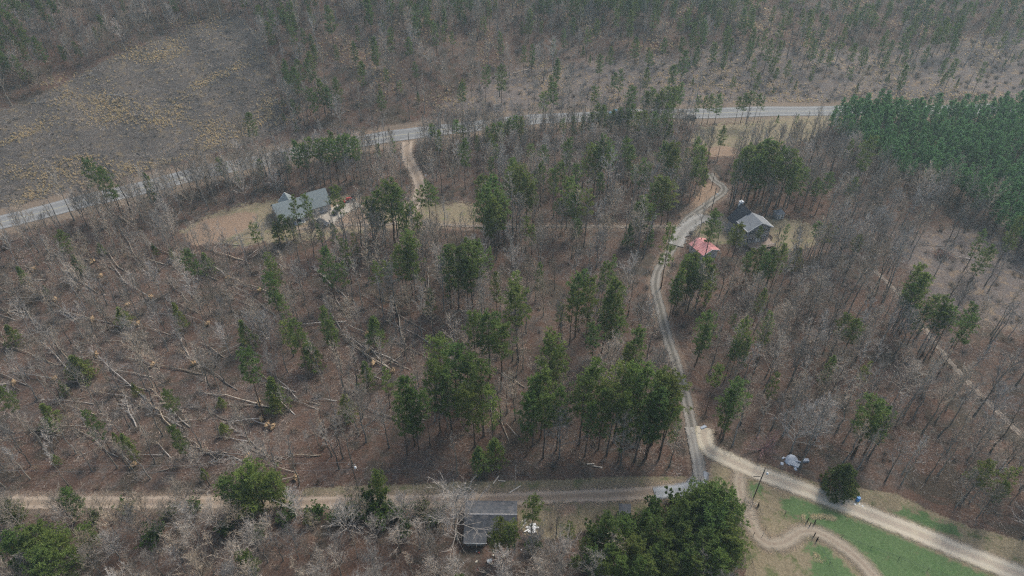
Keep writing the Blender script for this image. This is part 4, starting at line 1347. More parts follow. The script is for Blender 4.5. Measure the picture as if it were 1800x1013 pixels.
pr = np.where(hill_open, 0.16 * np.clip(nz, 0, 1) ** 3 * 2, pr)
for su, sv, ru, rv, amt in [(1260, 150, 90, 14, .5), (1400, 182, 90, 9, .6), (1600, 170, 150, 12, .45), (1180, 140, 60, 16, .35), (620, 90, 60, 25, .3)]:
    pr = np.maximum(pr, amt * np.exp(-((u - su) / ru) ** 2 - ((v - sv) / rv) ** 2))
k = rng.uniform(0, 1, len(x)) < pr
x, y = x[k], y[k]
scatter("dry_grass", np.column_stack([x, y, terrain(x, y)]), gt, rng.uniform(0.45, 1.15, len(x)), "tan tufts of dry grass in bands across the cleared slope")

# ------------------------------------------------------------------ buildings
def gable(parent, name, mat, x0, x1, xr, y0, y1, ze0, ze1, zr, th=0.22, ov=0.45, oy=0.4):
    """Roof with its ridge along y: eaves at x0, x1 (heights ze0, ze1), ridge at xr, zr."""
    s0, s1 = (zr - ze0) / (xr - x0), (zr - ze1) / (x1 - xr)
    a, b = x0 - ov, x1 + ov
    za, zb = ze0 - ov * s0, ze1 - ov * s1
    B = MB()
    B.extrude_y([(a, za), (xr, zr), (b, zb), (b, zb + th), (xr, zr + th), (a, za + th)], y0 - oy, y1 + oy)
    return B.build(name, mat, parent)


def rake_trim(parent, name, mat, x0, x1, xr, y, ze0, ze1, zr, ov=0.45, h=0.3, t=0.08, drop=0.0):
    """Fascia boards under the roof edge of one gable, facing along y."""
    s0, s1 = (zr - ze0) / (xr - x0), (zr - ze1) / (x1 - xr)
    a, b = x0 - ov, x1 + ov
    za, zb = ze0 - ov * s0 - drop, ze1 - ov * s1 - drop
    z = zr - drop
    B = MB()
    B.extrude_y([(a, za - h * 0.5), (xr, z - h * 0.5), (b, zb - h * 0.5), (b, zb + h * 0.85), (xr, z + h * 0.85), (a, za + h * 0.85)], y - t, y)
    return B.build(name, mat, parent)


def gable_walls(parent, mat, x0, x1, xr, y0, y1, ze0, ze1, zr, zb=-0.6, name="wall"):
    B = MB()
    e = 0.03
    B.extrude_y([(x0, zb), (x0, ze0 - e), (xr, zr - e), (x1, ze1 - e), (x1, zb)], y0, y1)
    return B.build(name, mat, parent)


def window(parent, c, w, h, face, frame=None, shutters=False, bars=True, name="window"):
    """face: 'y-' (towards -y), 'x-', 'x+', 'y+'. Frame with a glass pane as sub-part."""
    frame = frame or M['white_paint']
    sgn = -1 if face[1] == '-' else 1

    def bx(B, du, dz, su, szz, depth, off):
        if face[0] == 'y':
            B.box((c[0] + du, c[1] + sgn * off, c[2] + dz), (su, depth, szz))
        else:
            B.box((c[0] + sgn * off, c[1] + du, c[2] + dz), (depth, su, szz))
    F = MB()
    t = 0.12
    bx(F, -w / 2 + t / 2, 0, t, h, 0.12, 0.03)
    bx(F, w / 2 - t / 2, 0, t, h, 0.12, 0.03)
    bx(F, 0, h / 2 - t / 2, w - 2 * t, t, 0.12, 0.03)
    bx(F, 0, -h / 2 + t / 2, w - 2 * t, t, 0.12, 0.03)
    if bars:
        bx(F, 0, 0, w - 2 * t, 0.06, 0.10, 0.03)
    f = F.build(name, frame, parent)
    P = MB()
    bx(P, 0, 0, w - 2 * t, h - 2 * t, 0.05, 0.02)
    P.build("pane", M['glass'], f)
    if shutters:
        for s in (-1, 1):
            S = MB()
            bx(S, s * (w / 2 + 0.24), 0, 0.42, h, 0.07, 0.04)
            S.build("shutter", M['shutter'], f)
    return f


def door(parent, c, w, h, face, mat, knob=True):
    sgn = -1 if face[1] == '-' else 1
    D = MB()
    if face[0] == 'y':
        D.box(c, (w, 0.10, h))
        for dz in (-0.22, 0.22):
            D.box((c[0], c[1] + sgn * 0.055, c[2] + dz * h), (w * 0.62, 0.03, h * 0.30))
    else:
        D.box(c, (0.10, w, h))
        for dz in (-0.22, 0.22):
            D.box((c[0] + sgn * 0.055, c[1], c[2] + dz * h), (0.03, w * 0.62, h * 0.30))
    d = D.build("door", mat, parent)
    if knob:
        K = MB()
        if face[0] == 'y':
            K.cyl((c[0] + w * 0.38, c[1] + sgn * 0.05, c[2] - 0.05), (c[0] + w * 0.38, c[1] + sgn * 0.14, c[2] - 0.05), 0.05, 8)
        else:
            K.cyl((c[0] + sgn * 0.05, c[1] + w * 0.38, c[2] - 0.05), (c[0] + sgn * 0.14, c[1] + w * 0.38, c[2] - 0.05), 0.05, 8)
        K.build("handle", M['grey_metal'], d)
    return d


# --- grey ranch house (ridge along local y; local +x faces the viewer side)
rx, ry = -77.0, 210.2
ranch = thing("ranch_house", "long grey roofed ranch house with pale walls in the grass clearing", "house", (rx, ry, tz(rx, ry)), rad(30) - math.pi / 2)
# after the turn local +y runs along the ridge (30 degrees from world +x), local +x faces the camera side
W = 5.0
gable_walls(ranch, M['siding_white'], -W, W + 0.6, 0, -9.5, 1.5, 3.0, 2.8, 6.4)
gable(ranch, "roof", M['shingle_grey'], -W, W + 0.6, 0, -9.5, 1.5, 3.0, 2.8, 6.4)
gable_walls(ranch, M['siding_white'], -W + 0.5, W - 0.8, -0.7, 1.95, 9.6, 3.2, 3.2, 6.9, name="garage_wall")
gable(ranch, "garage_roof", M['shingle_grey'], -W + 0.5, W - 0.8, -0.7, 2.35, 9.6, 3.2, 3.2, 6.9, oy=0.45)
# rear wing with its own little gable, ridge across
B = MB()
for s in (0,):
    pass
wing = MB()
wing.add([(-7.0, -6.0, -0.6), (-7.0, -1.0, -0.6), (-4.9, -1.0, -0.6), (-4.9, -6.0, -0.6), (-7.0, -6.0, 3.0), (-7.0, -1.0, 3.0), (-4.9, -1.0, 3.0), (-4.9, -6.0, 3.0), (-7.0, -3.5, 5.4), (-3.0, -3.5, 5.4)],
         [(0, 1, 5, 8, 4), (0, 4, 7, 3), (1, 2, 6, 5), (4, 8, 9, 7), (5, 6, 9, 8)])
wing.build("rear_wall", M['siding_white'], ranch)
wr = MB()
wr.add([(-7.4, -6.4, 2.75), (-7.4, -3.5, 5.65), (-2.0, -3.5, 5.65), (-2.0, -6.4, 2.75), (-7.4, -0.6, 2.75), (-2.0, -0.6, 2.75),
        (-7.4, -6.4, 2.55), (-7.4, -3.5, 5.43), (-2.0, -3.5, 5.43), (-2.0, -6.4, 2.55), (-7.4, -0.6, 2.55), (-2.0, -0.6, 2.55)],
       [(0, 1, 2, 3), (1, 4, 5, 2), (6, 9, 8, 7), (7, 8, 11, 10), (0, 6, 7, 1), (1, 7, 10, 4), (0, 3, 9, 6), (4, 10, 11, 5)])
wr.build("rear_roof", M['shingle_grey'], ranch)
rt = MB()
rt.tube([(-7.5, -6.5, 2.6), (-7.5, -3.5, 5.6), (-7.5, -0.5, 2.6)], [0.14, 0.14, 0.14], 4)
rt.build("rake_trim", M['white_paint'], ranch)
for yy in (-8.0, -5.6, -0.2):
    window(ranch, (W + 0.6, yy, 1.6), 1.3, 1.4, 'x+')
window(ranch, (W - 0.8, 3.6, 1.7), 1.2, 1.3, 'x+')
window(ranch, (W - 0.8, 6.0, 1.7), 1.2, 1.3, 'x+')
window(ranch, (0.8, -9.5, 1.6), 1.2, 1.4, 'y-')
window(ranch, (3.4, -9.5, 1.6), 1.2, 1.4, 'y-')
door(ranch, (W + 0.63, -2.8, 1.1), 1.1, 2.2, 'x+', M['shutter'])
pc_ = MB()
for yy in (-4.2, -1.4):
    pc_.cyl((W + 1.9, yy, -0.4), (W + 1.9, yy, 2.45), 0.14, 8)
pc_.box((W + 1.15, -2.8, 0.05), (2.0, 4.0, 0.3))
pc_.build("porch", M['white_paint'], ranch)
pr_ = MB()
pr_.extrude_y([(W + 0.4, 2.95), (W + 2.4, 2.42), (W + 2.4, 2.58), (W + 0.4, 3.12)], -5.0, -0.6)
pr_.build("porch_roof", M['shingle_grey'], ranch)
gd = MB()
gd.box((2.0, 9.62, 1.2), (2.6, 0.08, 2.3))
gd.box((-2.6, 9.62, 1.2), (2.6, 0.08, 2.3))
gd.build("garage_door", M['white_paint'], ranch)

# --- two storey house: front wing towards the viewer, steep dark block behind
hx, hy = 84.0, 190.0
house = thing("two_storey_house", "two storey grey house with a white chimney and a steep dark rear roof", "house", (hx, hy, tz(hx, hy) - 0.3), rad(18))
gable_walls(house, M['siding_grey'], -4.4, 4.4, 0, 0, 6.6, 6.6, 6.6, 9.0, zb=-1.0)
gable(house, "roof", M['shingle_light'], -4.4, 4.4, 0, 0, 6.0, 6.6, 6.6, 9.0, ov=0.5)
rake_trim(house, "rake_trim", M['white_paint'], -4.4, 4.4, 0, -0.41, 6.6, 6.6, 9.0, ov=0.55)
gt_ = MB()
gt_.box((-5.02, 3.0, 6.42), (0.12, 6.9, 0.2))
gt_.build("gutter", M['white_paint'], house)
gt_ = MB()
gt_.box((5.02, 3.0, 6.42), (0.12, 6.9, 0.2))
gt_.build("gutter", M['white_paint'], house)
gable_walls(house, M['siding_grey'], -4.6, 3.2, -0.4, 6.7, 11.4, 4.8, 5.4, 9.5, zb=-1.0, name="rear_wall")
gable(house, "dark_roof", M['shingle_dark'], -4.6, 3.2, -0.4, 6.5, 11.4, 4.8, 5.4, 9.5, ov=0.5, oy=0.35)
ch = MB()
ch.box((-0.4, 12.1, 4.5), (1.3, 0.9, 10.8))
ch.box((-0.4, 12.1, 10.05), (1.5, 1.1, 0.3))
c_ = ch.build("chimney", M['white_paint'], house)
cc = MB()
cc.cyl((-0.4, 12.1, 10.2), (-0.4, 12.1, 10.6), 0.28, 10)
cc.build("chimney_cap", M['grey_metal'], c_)
for xx, sh in ((-2.7, True), (0, False), (2.7, True)):
    window(house, (xx, 0, 5.6), 1.2 if sh else 1.6, 1.4, 'y-', shutters=sh)
for xx in (-3.0, 2.6):
    window(house, (xx, 0, 2.4), 1.2, 1.5, 'y-', shutters=True)
for yy in (1.6, 4.4):
    window(house, (-4.4, yy, 5.5), 1.1, 1.3, 'x-', shutters=True)
    window(house, (-4.4, yy, 2.3), 1.1, 1.3, 'x-')
door(house, (0.2, -0.03, 2.1), 1.8, 2.2, 'y-', M['white_paint'])
dk = MB()
dk.box((0.6, -1.9, 0.95), (9.0, 3.6, 0.16))
dk.build("deck", M['deck'], house)
for xx in (-3.7, -0.8, 2.2, 4.9):
    p_ = MB()
    p_.box((xx, -3.5, -0.1), (0.2, 0.2, 2.0))
    p_.box((xx, -3.68, 1.4), (0.14, 0.06, 1.2))
    p_.build("deck_post", M['deck'], house)
rl = MB()
rl.box((0.6, -3.77, 2.02), (9.0, 0.1, 0.1))
rl.box((0.6, -3.77, 1.35), (9.0, 0.06, 0.08))
for k in range(30):
    rl.box((-3.8 + k * 0.303, -3.77, 1.68), (0.05, 0.04, 0.56))
rl.build("railing", M['siding_grey'], house)
st_ = MB()
for k in range(4):
    st_.box((-1.6, -4.1 - k * 0.32, 0.62 - k * 0.24), (2.4, 0.34, 0.24))
st_.build("steps", M['brick'], house)
sd = MB()
sd.box((5.6, 1.5, 0.6), (1.9, 3.0, 0.14))
sd.box((6.5, 1.5, 1.2), (0.08, 3.0, 0.9))
sd.build("side_deck", M['deck'], house)

# --- garage with the faded red roof
gx_, gy_ = 64.6, 184.6
gar = thing("red_roofed_garage", "white walled garage with a faded red metal roof by the gravel drive", "garage", (gx_, gy_, tz(gx_, gy_)), rad(27))
gable_walls(gar, M['siding_white'], -3.1, 3.1, 0, -3.4, 3.4, 3.1, 3.1, 4.35)
gable(gar, "roof", M['red_metal'], -3.1, 3.1, 0, -3.4, 3.4, 3.1, 3.1, 4.35, ov=0.45)
rake_trim(gar, "rake_trim", M['white_paint'], -3.1, 3.1, 0, -3.81, 3.1, 3.1, 4.35, ov=0.48, h=0.22)
sm = MB()
for sx in (-1, 1):
    for k in range(9):
        yy = -3.5 + k * 0.875
        sm.tube([(sx * 0.03, yy, 4.58), (sx * 3.5, yy, 3.18)], [0.035, 0.035], 4)
sm.build("roof_seam", M['red_metal'], gar)
door(gar, (-1.1, -3.43, 1.05), 1.0, 2.1, 'y-', M['grey_metal'])
window(gar, (1.4, -3.4, 1.7), 1.0, 1.0, 'y-')
vp = MB()
vp.cyl((0.6, 2.6, 4.1), (0.6, 2.6, 5.0), 0.12, 8)
vp.build("vent_pipe", M['tyre'], gar)

# --- little shed with white double doors
sx_, sy_ = 96.8, 207.0
shed = thing("garden_shed", "small white shed with double doors and a grey hipped roof at the wood edge", "shed", (sx_, sy_, tz(sx_, sy_)), rad(12))
B = MB()
B.box((0, 0, 1.05), (3.0, 2.6, 2.3))
B.build("wall", M['siding_grey'], shed)
B = MB()
B.add([(-1.75, -1.55, 2.16), (1.75, -1.55, 2.16), (1.75, 1.55, 2.16), (-1.75, 1.55, 2.16), (-0.35, 0, 3.4), (0.35, 0, 3.4), (-1.75, -1.55, 2.04), (1.75, -1.55, 2.04), (1.75, 1.55, 2.04), (-1.75, 1.55, 2.04)],
      [(0, 1, 5, 4), (1, 2, 5), (2, 3, 4, 5), (3, 0, 4), (0, 6, 7, 1), (1, 7, 8, 2), (2, 8, 9, 3), (3, 9, 6, 0), (6, 9, 8, 7)])
B.build("roof", M['shingle_light'], shed)
for s in (-1, 1):
    d_ = door(shed, (s * 0.62, -1.33, 1.0), 1.15, 1.95, 'y-', M['white_paint'], knob=False)
    for dz in (0.45, -0.4):
        P = MB()
        P.box((s * 0.62, -1.41, 1.0 + dz), (0.62, 0.03, 0.55))
        P.build("pane", M['glass'], d_)

# --- old dark roofed house beside the dirt road
ox, oy_ = -4.7, 83.7
old = thing("old_house", "run down house with a dark patched roof and cream end wall", "house", (ox, oy_, tz(ox, oy_)))
old.rotation_euler = (0, 0, math.pi / 2 - 0.01)     # local y runs along the ridge, from world +x to -x; local -x is towards the back... +x faces +y
# local +y = world -x, local +x = world +y (away from the viewer)
Lh = 5.5
gable_walls(old, M['siding_cream'], -2.9, 4.0, -0.1, -Lh, Lh, 2.5, 2.6, 4.3)
gable(old, "roof", M['shingle_old'], -2.9, 4.0, -0.1, -Lh, Lh, 2.5, 2.6, 4.3, ov=0.5, oy=0.35)
B = MB()
B.extrude_y([(-0.22, 4.46), (-0.1, 4.58), (0.02, 4.46)], -Lh - 0.36, Lh + 0.36)
B.build("ridge_cap", M['siding_white'], old)
B = MB()                                            # lean-to porch on the near side of the far half
B.extrude_y([(-5.0, -0.5), (-5.0, 1.75), (-2.95, 2.35), (-2.95, -0.5)], 1.1, Lh - 0.1)
B.build("porch_wall", M['old_wall'], old)
B = MB()
B.extrude_y([(-5.5, 1.66), (-3.42, 2.30), (-3.42, 2.48), (-5.5, 1.84)], 0.8, Lh + 0.35)
B.build("porch_roof", M['shingle_old'], old)
B = MB()
B.box((-5.54, 3.25, 1.72), (0.08, 5.1, 0.16))
B.build("gutter", M['grey_metal'], old)
window(old, (-5.0, 2.4, 0.9), 1.0, 0.9, 'x-')
window(old, (-2.9, -1.6, 1.5), 1.1, 1.1, 'x-')
window(old, (-2.9, -4.2, 1.5), 1.1, 1.1, 'x-')
window(old, (0.8, -Lh, 1.6), 1.1, 1.2, 'y-')
door(old, (-1.4, -Lh - 0.03, 1.05), 1.0, 2.1, 'y-', M['white_paint'])
B = MB()
B.box((1.4, -Lh - 0.06, 2.4), (4.2, 0.05, 0.12))
B.box((-2.9, -Lh - 0.06, 1.0), (0.14, 0.06, 2.4))
B.build("wall_trim", M['white_paint'], old)

# --- tiny dark shed
bx_, by_ = 25.6, 86.2
tiny = thing("dark_shed", "tiny dark grey shed with a lean-to roof near the dirt road", "shed", (bx_, by_, tz(bx_, by_)), rad(-4))
B = MB()
B.extrude_y([(-1.1, -0.3), (-1.1, 2.0), (1.1, 2.4), (1.1, -0.3)], -1.15, 1.15)
w_ = B.build("wall", M['old_wall'], tiny)
w_.rotation_euler = (0, 0, math.pi / 2)
B = MB()
B.extrude_y([(-1.45, 1.98), (1.4, 2.5), (1.4, 2.64), (-1.45, 2.12)], -1.35, 1.35)
r_ = B.build("roof", M['shingle_old'], tiny)
r_.rotation_euler = (0, 0, math.pi / 2)
door(tiny, (0.1, -1.13, 0.85), 0.9, 1.7, 'y-', M['pole'], knob=False)

# ------------------------------------------------------------------ vehicles
def wheel(parent, x, y, r, w):
    T = MB()
    s = 1 if y > 0 else -1
    T.cyl((x, y - s * w / 2, r), (x, y + s * w / 2, r), r, 14)
    t = T.build("wheel", M['tyre'], parent)
    R = MB()
    R.cyl((x, y + s * (w / 2 - 0.02), r), (x, y + s * (w / 2 + 0.025), r), r * 0.58, 12)
    R.build("rim", M['grey_metal'], t)


def car(name, label, cat, p, rz, paint, kind='suv', L=4.7, Wd=1.9, Hh=1.75):
    root = thing(name, label, cat, p, rz)
    B = MB()
    hw_ = Wd / 2
    low = [(-L / 2, 0.35), (L / 2 - 0.1, 0.35), (L / 2, 0.6), (L / 2 - 0.08, 0.88), (L * 0.24, 1.02), (-L / 2 + 0.05, 1.02), (-L / 2, 0.7)]
    vs = [(x, -hw_, z) for x, z in low] + [(x, hw_, z) for x, z in low]
    n = len(low)
    B.add(vs, [tuple(range(n)), tuple(range(2 * n - 1, n - 1, -1))] + [(i, i + n, (i + 1) % n + n, (i + 1) % n) for i in range(n)])
    B.build("body", paint, root)
    cabx = {'suv': (-L / 2 + 0.1, L * 0.22), 'pickup': (-L * 0.10, L * 0.22), 'sedan': (-L * 0.36, L * 0.2)}[kind]
    i = 0.22
    C = MB()
    a, b = cabx
    C.add([(a, -hw_ + .03, 1.02), (b, -hw_ + .03, 1.02), (b, hw_ - .03, 1.02), (a, hw_ - .03, 1.02), (a + .25, -hw_ + i, Hh), (b - .75, -hw_ + i, Hh), (b - .75, hw_ - i, Hh), (a + .25, hw_ - i, Hh)],
          [(4, 5, 6, 7), (0, 1, 5, 4), (1, 2, 6, 5), (2, 3, 7, 6), (3, 0, 4, 7)])
    C.build("cabin", paint, root)

    def pane(q, nrm, nm):
        q = [np.array(v, float) for v in q]
        c = sum(q) / 4
        q = [c + (v - c) * 0.84 + np.array(nrm) * 0.02 for v in q]
        P = MB()
        P.add(q, [(0, 1, 2, 3)])
        P.build(nm, M['glass'], root)
    pane([(b, -hw_ + .03, 1.02), (b, hw_ - .03, 1.02), (b - .75, hw_ - i, Hh), (b - .75, -hw_ + i, Hh)], (0.7, 0, 0.7), "windscreen")
    pane([(a, hw_ - .03, 1.02), (a, -hw_ + .03, 1.02), (a + .25, -hw_ + i, Hh), (a + .25, hw_ - i, Hh)], (-0.9, 0, 0.3), "rear_window")
    pane([(a, -hw_ + .03, 1.02), (b, -hw_ + .03, 1.02), (b - .75, -hw_ + i, Hh), (a + .25, -hw_ + i, Hh)], (0, -0.95, 0.25), "side_window")
    pane([(b, hw_ - .03, 1.02), (a, hw_ - .03, 1.02), (a + .25, hw_ - i, Hh), (b - .75, hw_ - i, Hh)], (0, 0.95, 0.25), "side_window")
    if kind == 'pickup':
        T = MB()
        T.box((-L * 0.31, 0, 1.03), (L * 0.36, Wd - 0.35, 0.03))
        T.build("cargo_bed", M['tyre'], root)
        for s in (-1, 1):
            T = MB()
            T.box((-L * 0.31, s * (hw_ - 0.09), 1.14), (L * 0.38, 0.13, 0.22))
            T.build("bed_side", paint, root)
    for s in (-1, 1):
        Hd = MB()
        Hd.box((L / 2 - 0.03, s * (hw_ - 0.3), 0.74), (0.10, 0.36, 0.16))
        Hd.build("headlight", M['white_paint'], root)
        for x in (-L * 0.31, L * 0.31):
            wheel(root, x, s * (hw_ - 0.10), 0.37, 0.26)
    return root


def gp(u, v):
    p = ground_at(u, v)
    return (p.x, p.y, p.z)


p = gp(568, 396)
car("parked_car", "dark parked car on the pale drive in front of the ranch house", "car", (p[0], p[1], p[2] + 0.28), rad(-28), M['car_dark'], 'suv', 4.9)
p = gp(592, 374)
car("parked_car", "dark car half hidden behind bare bushes at the ranch house garage", "car", (p[0], p[1], p[2] + 0.28), rad(75), M['car_dark'], 'sedan', 4.6, 1.85, 1.5)
p = gp(1212, 209.5)
car("pickup_truck", "dark pickup truck driving along the grey highway", "pickup truck", (p[0], p[1], p[2] + 0.11), rad(181), M['car_grey'], 'pickup', 5.6, 2.0, 1.85)

# red tractor in the ranch yard
p = gp(618, 354)
tr = thing("farm_tractor", "red farm tractor standing at the back of the pale yard", "tractor", (p[0], p[1], p[2] + 0.28), rad(200))
B = MB()
B.box((0.9, 0, 1.15), (1.9, 0.75, 0.8), taper=0.85)
B.box((-0.5, 0, 0.95), (1.4, 0.6, 0.5))
B.build("body", M['red_paint'], tr)
B = MB()
B.box((-0.7, 0, 1.45), (0.55, 0.6, 0.14))
B.box((-0.98, 0, 1.75), (0.12, 0.6, 0.5))
B.build("seat", M['tyre'], tr)
B = MB()
for s in (-1, 1):
    B.tube([(-1.1, s * 0.55, 1.0), (-1.1, s * 0.55, 2.3)], [0.05, 0.05], 6)
B.tube([(-1.1, -0.55, 2.3), (-1.1, 0.55, 2.3)], [0.05, 0.05], 6)
B.build("roll_bar", M['tyre'], tr)
B = MB()
for s in (-1, 1):
    B.tube([(0.2, s * 0.55, 1.3), (1.6, s * 0.55, 1.25), (2.4, s * 0.55, 0.35)], [0.07, 0.07, 0.07], 6)
B.box((2.6, 0, 0.35), (0.6, 1.7, 0.5), taper=0.9)
B.build("loader", M['red_paint'], tr)
for s in (-1, 1):
    wheel(tr, -0.75, s * 0.85, 0.75, 0.42)
    wheel(tr, 1.4, s * 0.7, 0.45, 0.3)

# log truck on the highway
p = gp(1082, 206)
yaw = rad(181)
lt = thing("log_truck", "blue log truck with a brown trailer on the highway behind the pines", "truck", (p[0], p[1], p[2] + 0.11), yaw)
B = MB()
B.box((0, 0, 0.95), (6.2, 0.9, 0.3))
B.build("chassis", M['tyre'], lt)
B = MB()
B.box((0.4, 0, 2.15), (2.0, 2.4, 2.2), taper=0.92)
B.build("cab", M['blue_paint'], lt)
B = MB()
B.box((2.35, 0, 1.6), (1.9, 1.9, 1.1), taper=0.9)
B.build("hood", M['blue_paint'], lt)
B = MB()
B.add([(1.42, -0.95, 2.35), (1.42, 0.95, 2.35), (1.36, 0.9, 3.05), (1.36, -0.9, 3.05)], [(0, 1, 2, 3)])
B.build("windscreen", M['glass'], lt)
for s in (-1, 1):
    B = MB()
    B.add([(-0.3, s * 1.2, 2.3), (1.1, s * 1.2, 2.3), (1.1, s * 1.145, 3.0), (-0.3, s * 1.145, 3.0)], [(0, 1, 2, 3)])
    B.build("side_window", M['glass'], lt)
    B = MB()
    B.cyl((-0.8, s * 1.0, 1.0), (-0.8, s * 1.0, 4.0), 0.09, 8)
    B.build("exhaust_stack", M['grey_metal'], lt)
    for x in (2.4, -1.4, -2.6):
        wheel(lt, x, s * 1.05, 0.5, 0.35)
B = MB()
B.box((-9.4, 0, 1.15), (11.0, 0.5, 0.3))
for x in (-4.6, -7.6, -11.0, -14.0):
    B.box((x, 0, 1.4), (0.22, 2.4, 0.2))
    for s in (-1, 1):
        B.box((x, s * 1.18, 2.35), (0.16, 0.12, 1.9))
B.build("trailer", M['rust'], lt)
for s in (-1, 1):
    for x in (-12.0, -13.3):
        wheel(lt, x, s * 1.05, 0.5, 0.35)
cy_, sy2 = math.cos(yaw), math.sin(yaw)
k = 0
for row, nrow in ((0, 5), (1, 4), (2, 3)):
    for j in range(nrow):
        yy = (j - (nrow - 1) / 2) * 0.44
        zz_ = 1.72 + row * 0.38
        B = MB()
        B.cyl((-5.4, 0, 0), (5.4, 0, 0), 0.2, 8, r2=0.15)
        o = B.build("sawlog", M['log'])
        lx = -9.2 + random.uniform(-0.3, 0.3)
        o.location = (p[0] + lx * cy_ - yy * sy2, p[1] + lx * sy2 + yy * cy_, p[2] + 0.11 + zz_)
        o.rotation_euler = (0, 0, yaw)
        tag(o, "brown sawn log loaded lengthwise on the blue log truck", "log", "sawn logs loaded on the log truck")

# ------------------------------------------------------------------ poles, wires, posts, fences
def pole(name, label, u, v, top_v, lamp=None, arm=0.0, r=0.14, mat=None, cat="utility pole"):
    g = ground_at(u, v)
    d = math.hypot(g.x, g.y)
    # height from the sight line to the top
    ang = CAM_PITCH - math.atan((506.5 - top_v) / FPX)
    ux = ray(u, top_v)
    h = CAM_H + ux[2] / ux[1] * g.y - g.z
    root = thing(name, label, cat, g)
    B = MB()
    B.cyl((0, 0, -0.4), (0, 0, h), r, 9, r2=r * 0.75)
    B.build("pole", mat or M['pole'], root)
    if arm:
        B = MB()
        B.box((0, 0, h - 0.7), (arm, 0.12, 0.14))
        a_ = B.build("crossarm", mat or M['pole'], root)
        for s in (-1, 1):
            I = MB()
            I.cyl((s * arm * 0.44, 0, h - 0.63), (s * arm * 0.44, 0, h - 0.42), 0.06, 8)
            I.build("insulator", M['grey_metal'], a_)
    if lamp:
        B = MB()
        B.tube([(0, 0, h - lamp), (0.35, -0.1, h - lamp + 0.2), (0.75, -0.25, h - lamp + 0.1)], [0.04, 0.04, 0.04], 6)
        a_ = B.build("lamp_arm", M['grey_metal'], root)
        B = MB()
        B.tube([(0.75, -0.25, h - lamp + 0.3), (0.75, -0.25, h - lamp - 0.05), (0.75, -0.25, h - lamp - 0.35)], [0.12, 0.30, 0.24], 10, cap=True)
        B.build("lamp_head", M['white_paint'], a_)
    return root, g, h


P1, g1, h1 = pole("utility_pole", "dark utility pole with a pale lamp beside the field gate", 1324, 877, 823, lamp=1.6)
B = MB()
B.box((-1.1, 0.1, h1 - 3.3), (1.5, 0.12, 0.16))
B.build("crossarm", M['pole'], P1)
P2, g2, h2 = pole("utility_pole", "grey utility pole with a white lamp where the dirt road leaves the brush", 632, 872, 814, lamp=1.2, arm=1.6, mat=M['pole'])
P3, g3, h3 = pole("wooden_post", "short pale wooden pole standing in the road verge", 906.5, 851, 818, r=0.12, mat=M['pale_wood'], cat="post")
P4, g4, h4 = pole("utility_pole", "dark utility pole by the gravel drive below the house", 1251, 369, 330, lamp=2.6)
P5, g5, h5 = pole("lamp_post", "slim lamp post with a white head beside the clay drive", 747, 328, 305, lamp=0.6, r=0.09, cat="lamp post")
P6, g6, h6 = pole("utility_pole", "bare dark utility pole where the gravel drive turns uphill", 1250, 333, 296)
P7, g7, h7 = pole("utility_pole", "thin dark pole beside the highway at the clay drive mouth", 719.5, 254, 232)
P8, g8, h8 = pole("utility_pole", "leaning short dark pole beside the highway shoulder", 679, 245, 231)
P9, g9, h9 = pole("wire_post", "thin pole at the corner of the gravel drive and dirt road", 1226, 862, 838, r=0.07, cat="post")


def wire(label, a, b, sag):
    a, b = Vector(a), Vector(b)
    pts = []
    for i in range(25):
        t = i / 24
        q = a.lerp(b, t)
        q.z -= sag * 4 * t * (1 - t)
        pts.append(q)
    B = MB()
    B.tube(pts, [0.022] * 25, 3)
    o = B.build("overhead_wire", M['wire'])
    tag(o, label, "wire", "overhead wires")
    return o


t2 = Vector((g2.x, g2.y, g2.z + h2 - 0.5))
t3 = Vector((g3.x, g3.y, g3.z + h3))
t9 = Vector((g9.x, g9.y, g9.z + h9))
lft = ground_at(-60, 872)
wire("upper wire crossing the wood edge above the dirt road", t2 + Vector((0, 0.6, 0)), Vector((g9.x, g9.y + 1.5, g9.z + h9 + 2.5)), 1.0)
wire("lower wire strung level with the short wooden pole", t2 + Vector((0, -0.6, -1.3)), t9 + Vector((0, 0, 0.5)), 1.2)
wire("upper wire running over the far dirt road", t2 + Vector((-0.1, 0.6, 0)), Vector((lft.x, lft.y + 1, h2 - 1)), 1.3)
wire("lower wire running over the far dirt road", t2 + Vector((-0.1, -0.6, -1.0)), Vector((lft.x, lft.y, h2 - 2)), 1.3)
wire("short wire from the field pole to the road corner", Vector((g1.x - 1.8, g1.y, g1.z + h1 - 3.3)), t9, 0.5)


def post(u, v, h, r, label, mat=None, grp="dark gate posts in the field"):
    g = ground_at(u, v)
    B = MB()
    B.tube([(0, 0, -0.3), (0, 0, h - 0.03), (0, 0, h)], [r, r, r * 0.85], 8, cap=True)
    o = B.build("gate_post", mat or M['post'])
    o.location = g
    tag(o, label, "post", grp)
    return g


q1 = post(1321, 889, 1.5, 0.12, "dark gate post west end of the white gate by the field pole")
q2 = post(1332, 890, 1.5, 0.12, "dark gate post at the fence end of the white gate by the field pole")
q3 = post(1418, 919, 1.9, 0.12, "tall dark gate post at the near end of the yellow straw line")
q4 = post(1423, 925, 1.4, 0.11, "short dark gate post between two taller ones")
q5 = post(1430.5, 922, 1.9, 0.12, "tall dark gate post next to the green grass")
q6 = post(1430, 944, 1.7, 0.12, "dark gate post on the lower side of the field track")
q7 = post(1435, 951, 1.6, 0.12, "dark gate post lowest of the gateway across the track")
for i, (u, v, lb) in enumerate([(1325, 940, "thin weathered stake beside the narrow track"), (1340, 943, "thin brown stake second along the narrow track"), (1152, 868, "pale stake at the edge of the blue grey gravel"), (1173, 862, "pale stake closest to the road corner")]):
    post(u, v, 1.1, 0.06, lb, M['pale_wood'] if i > 1 else M['pole'], "thin stakes")


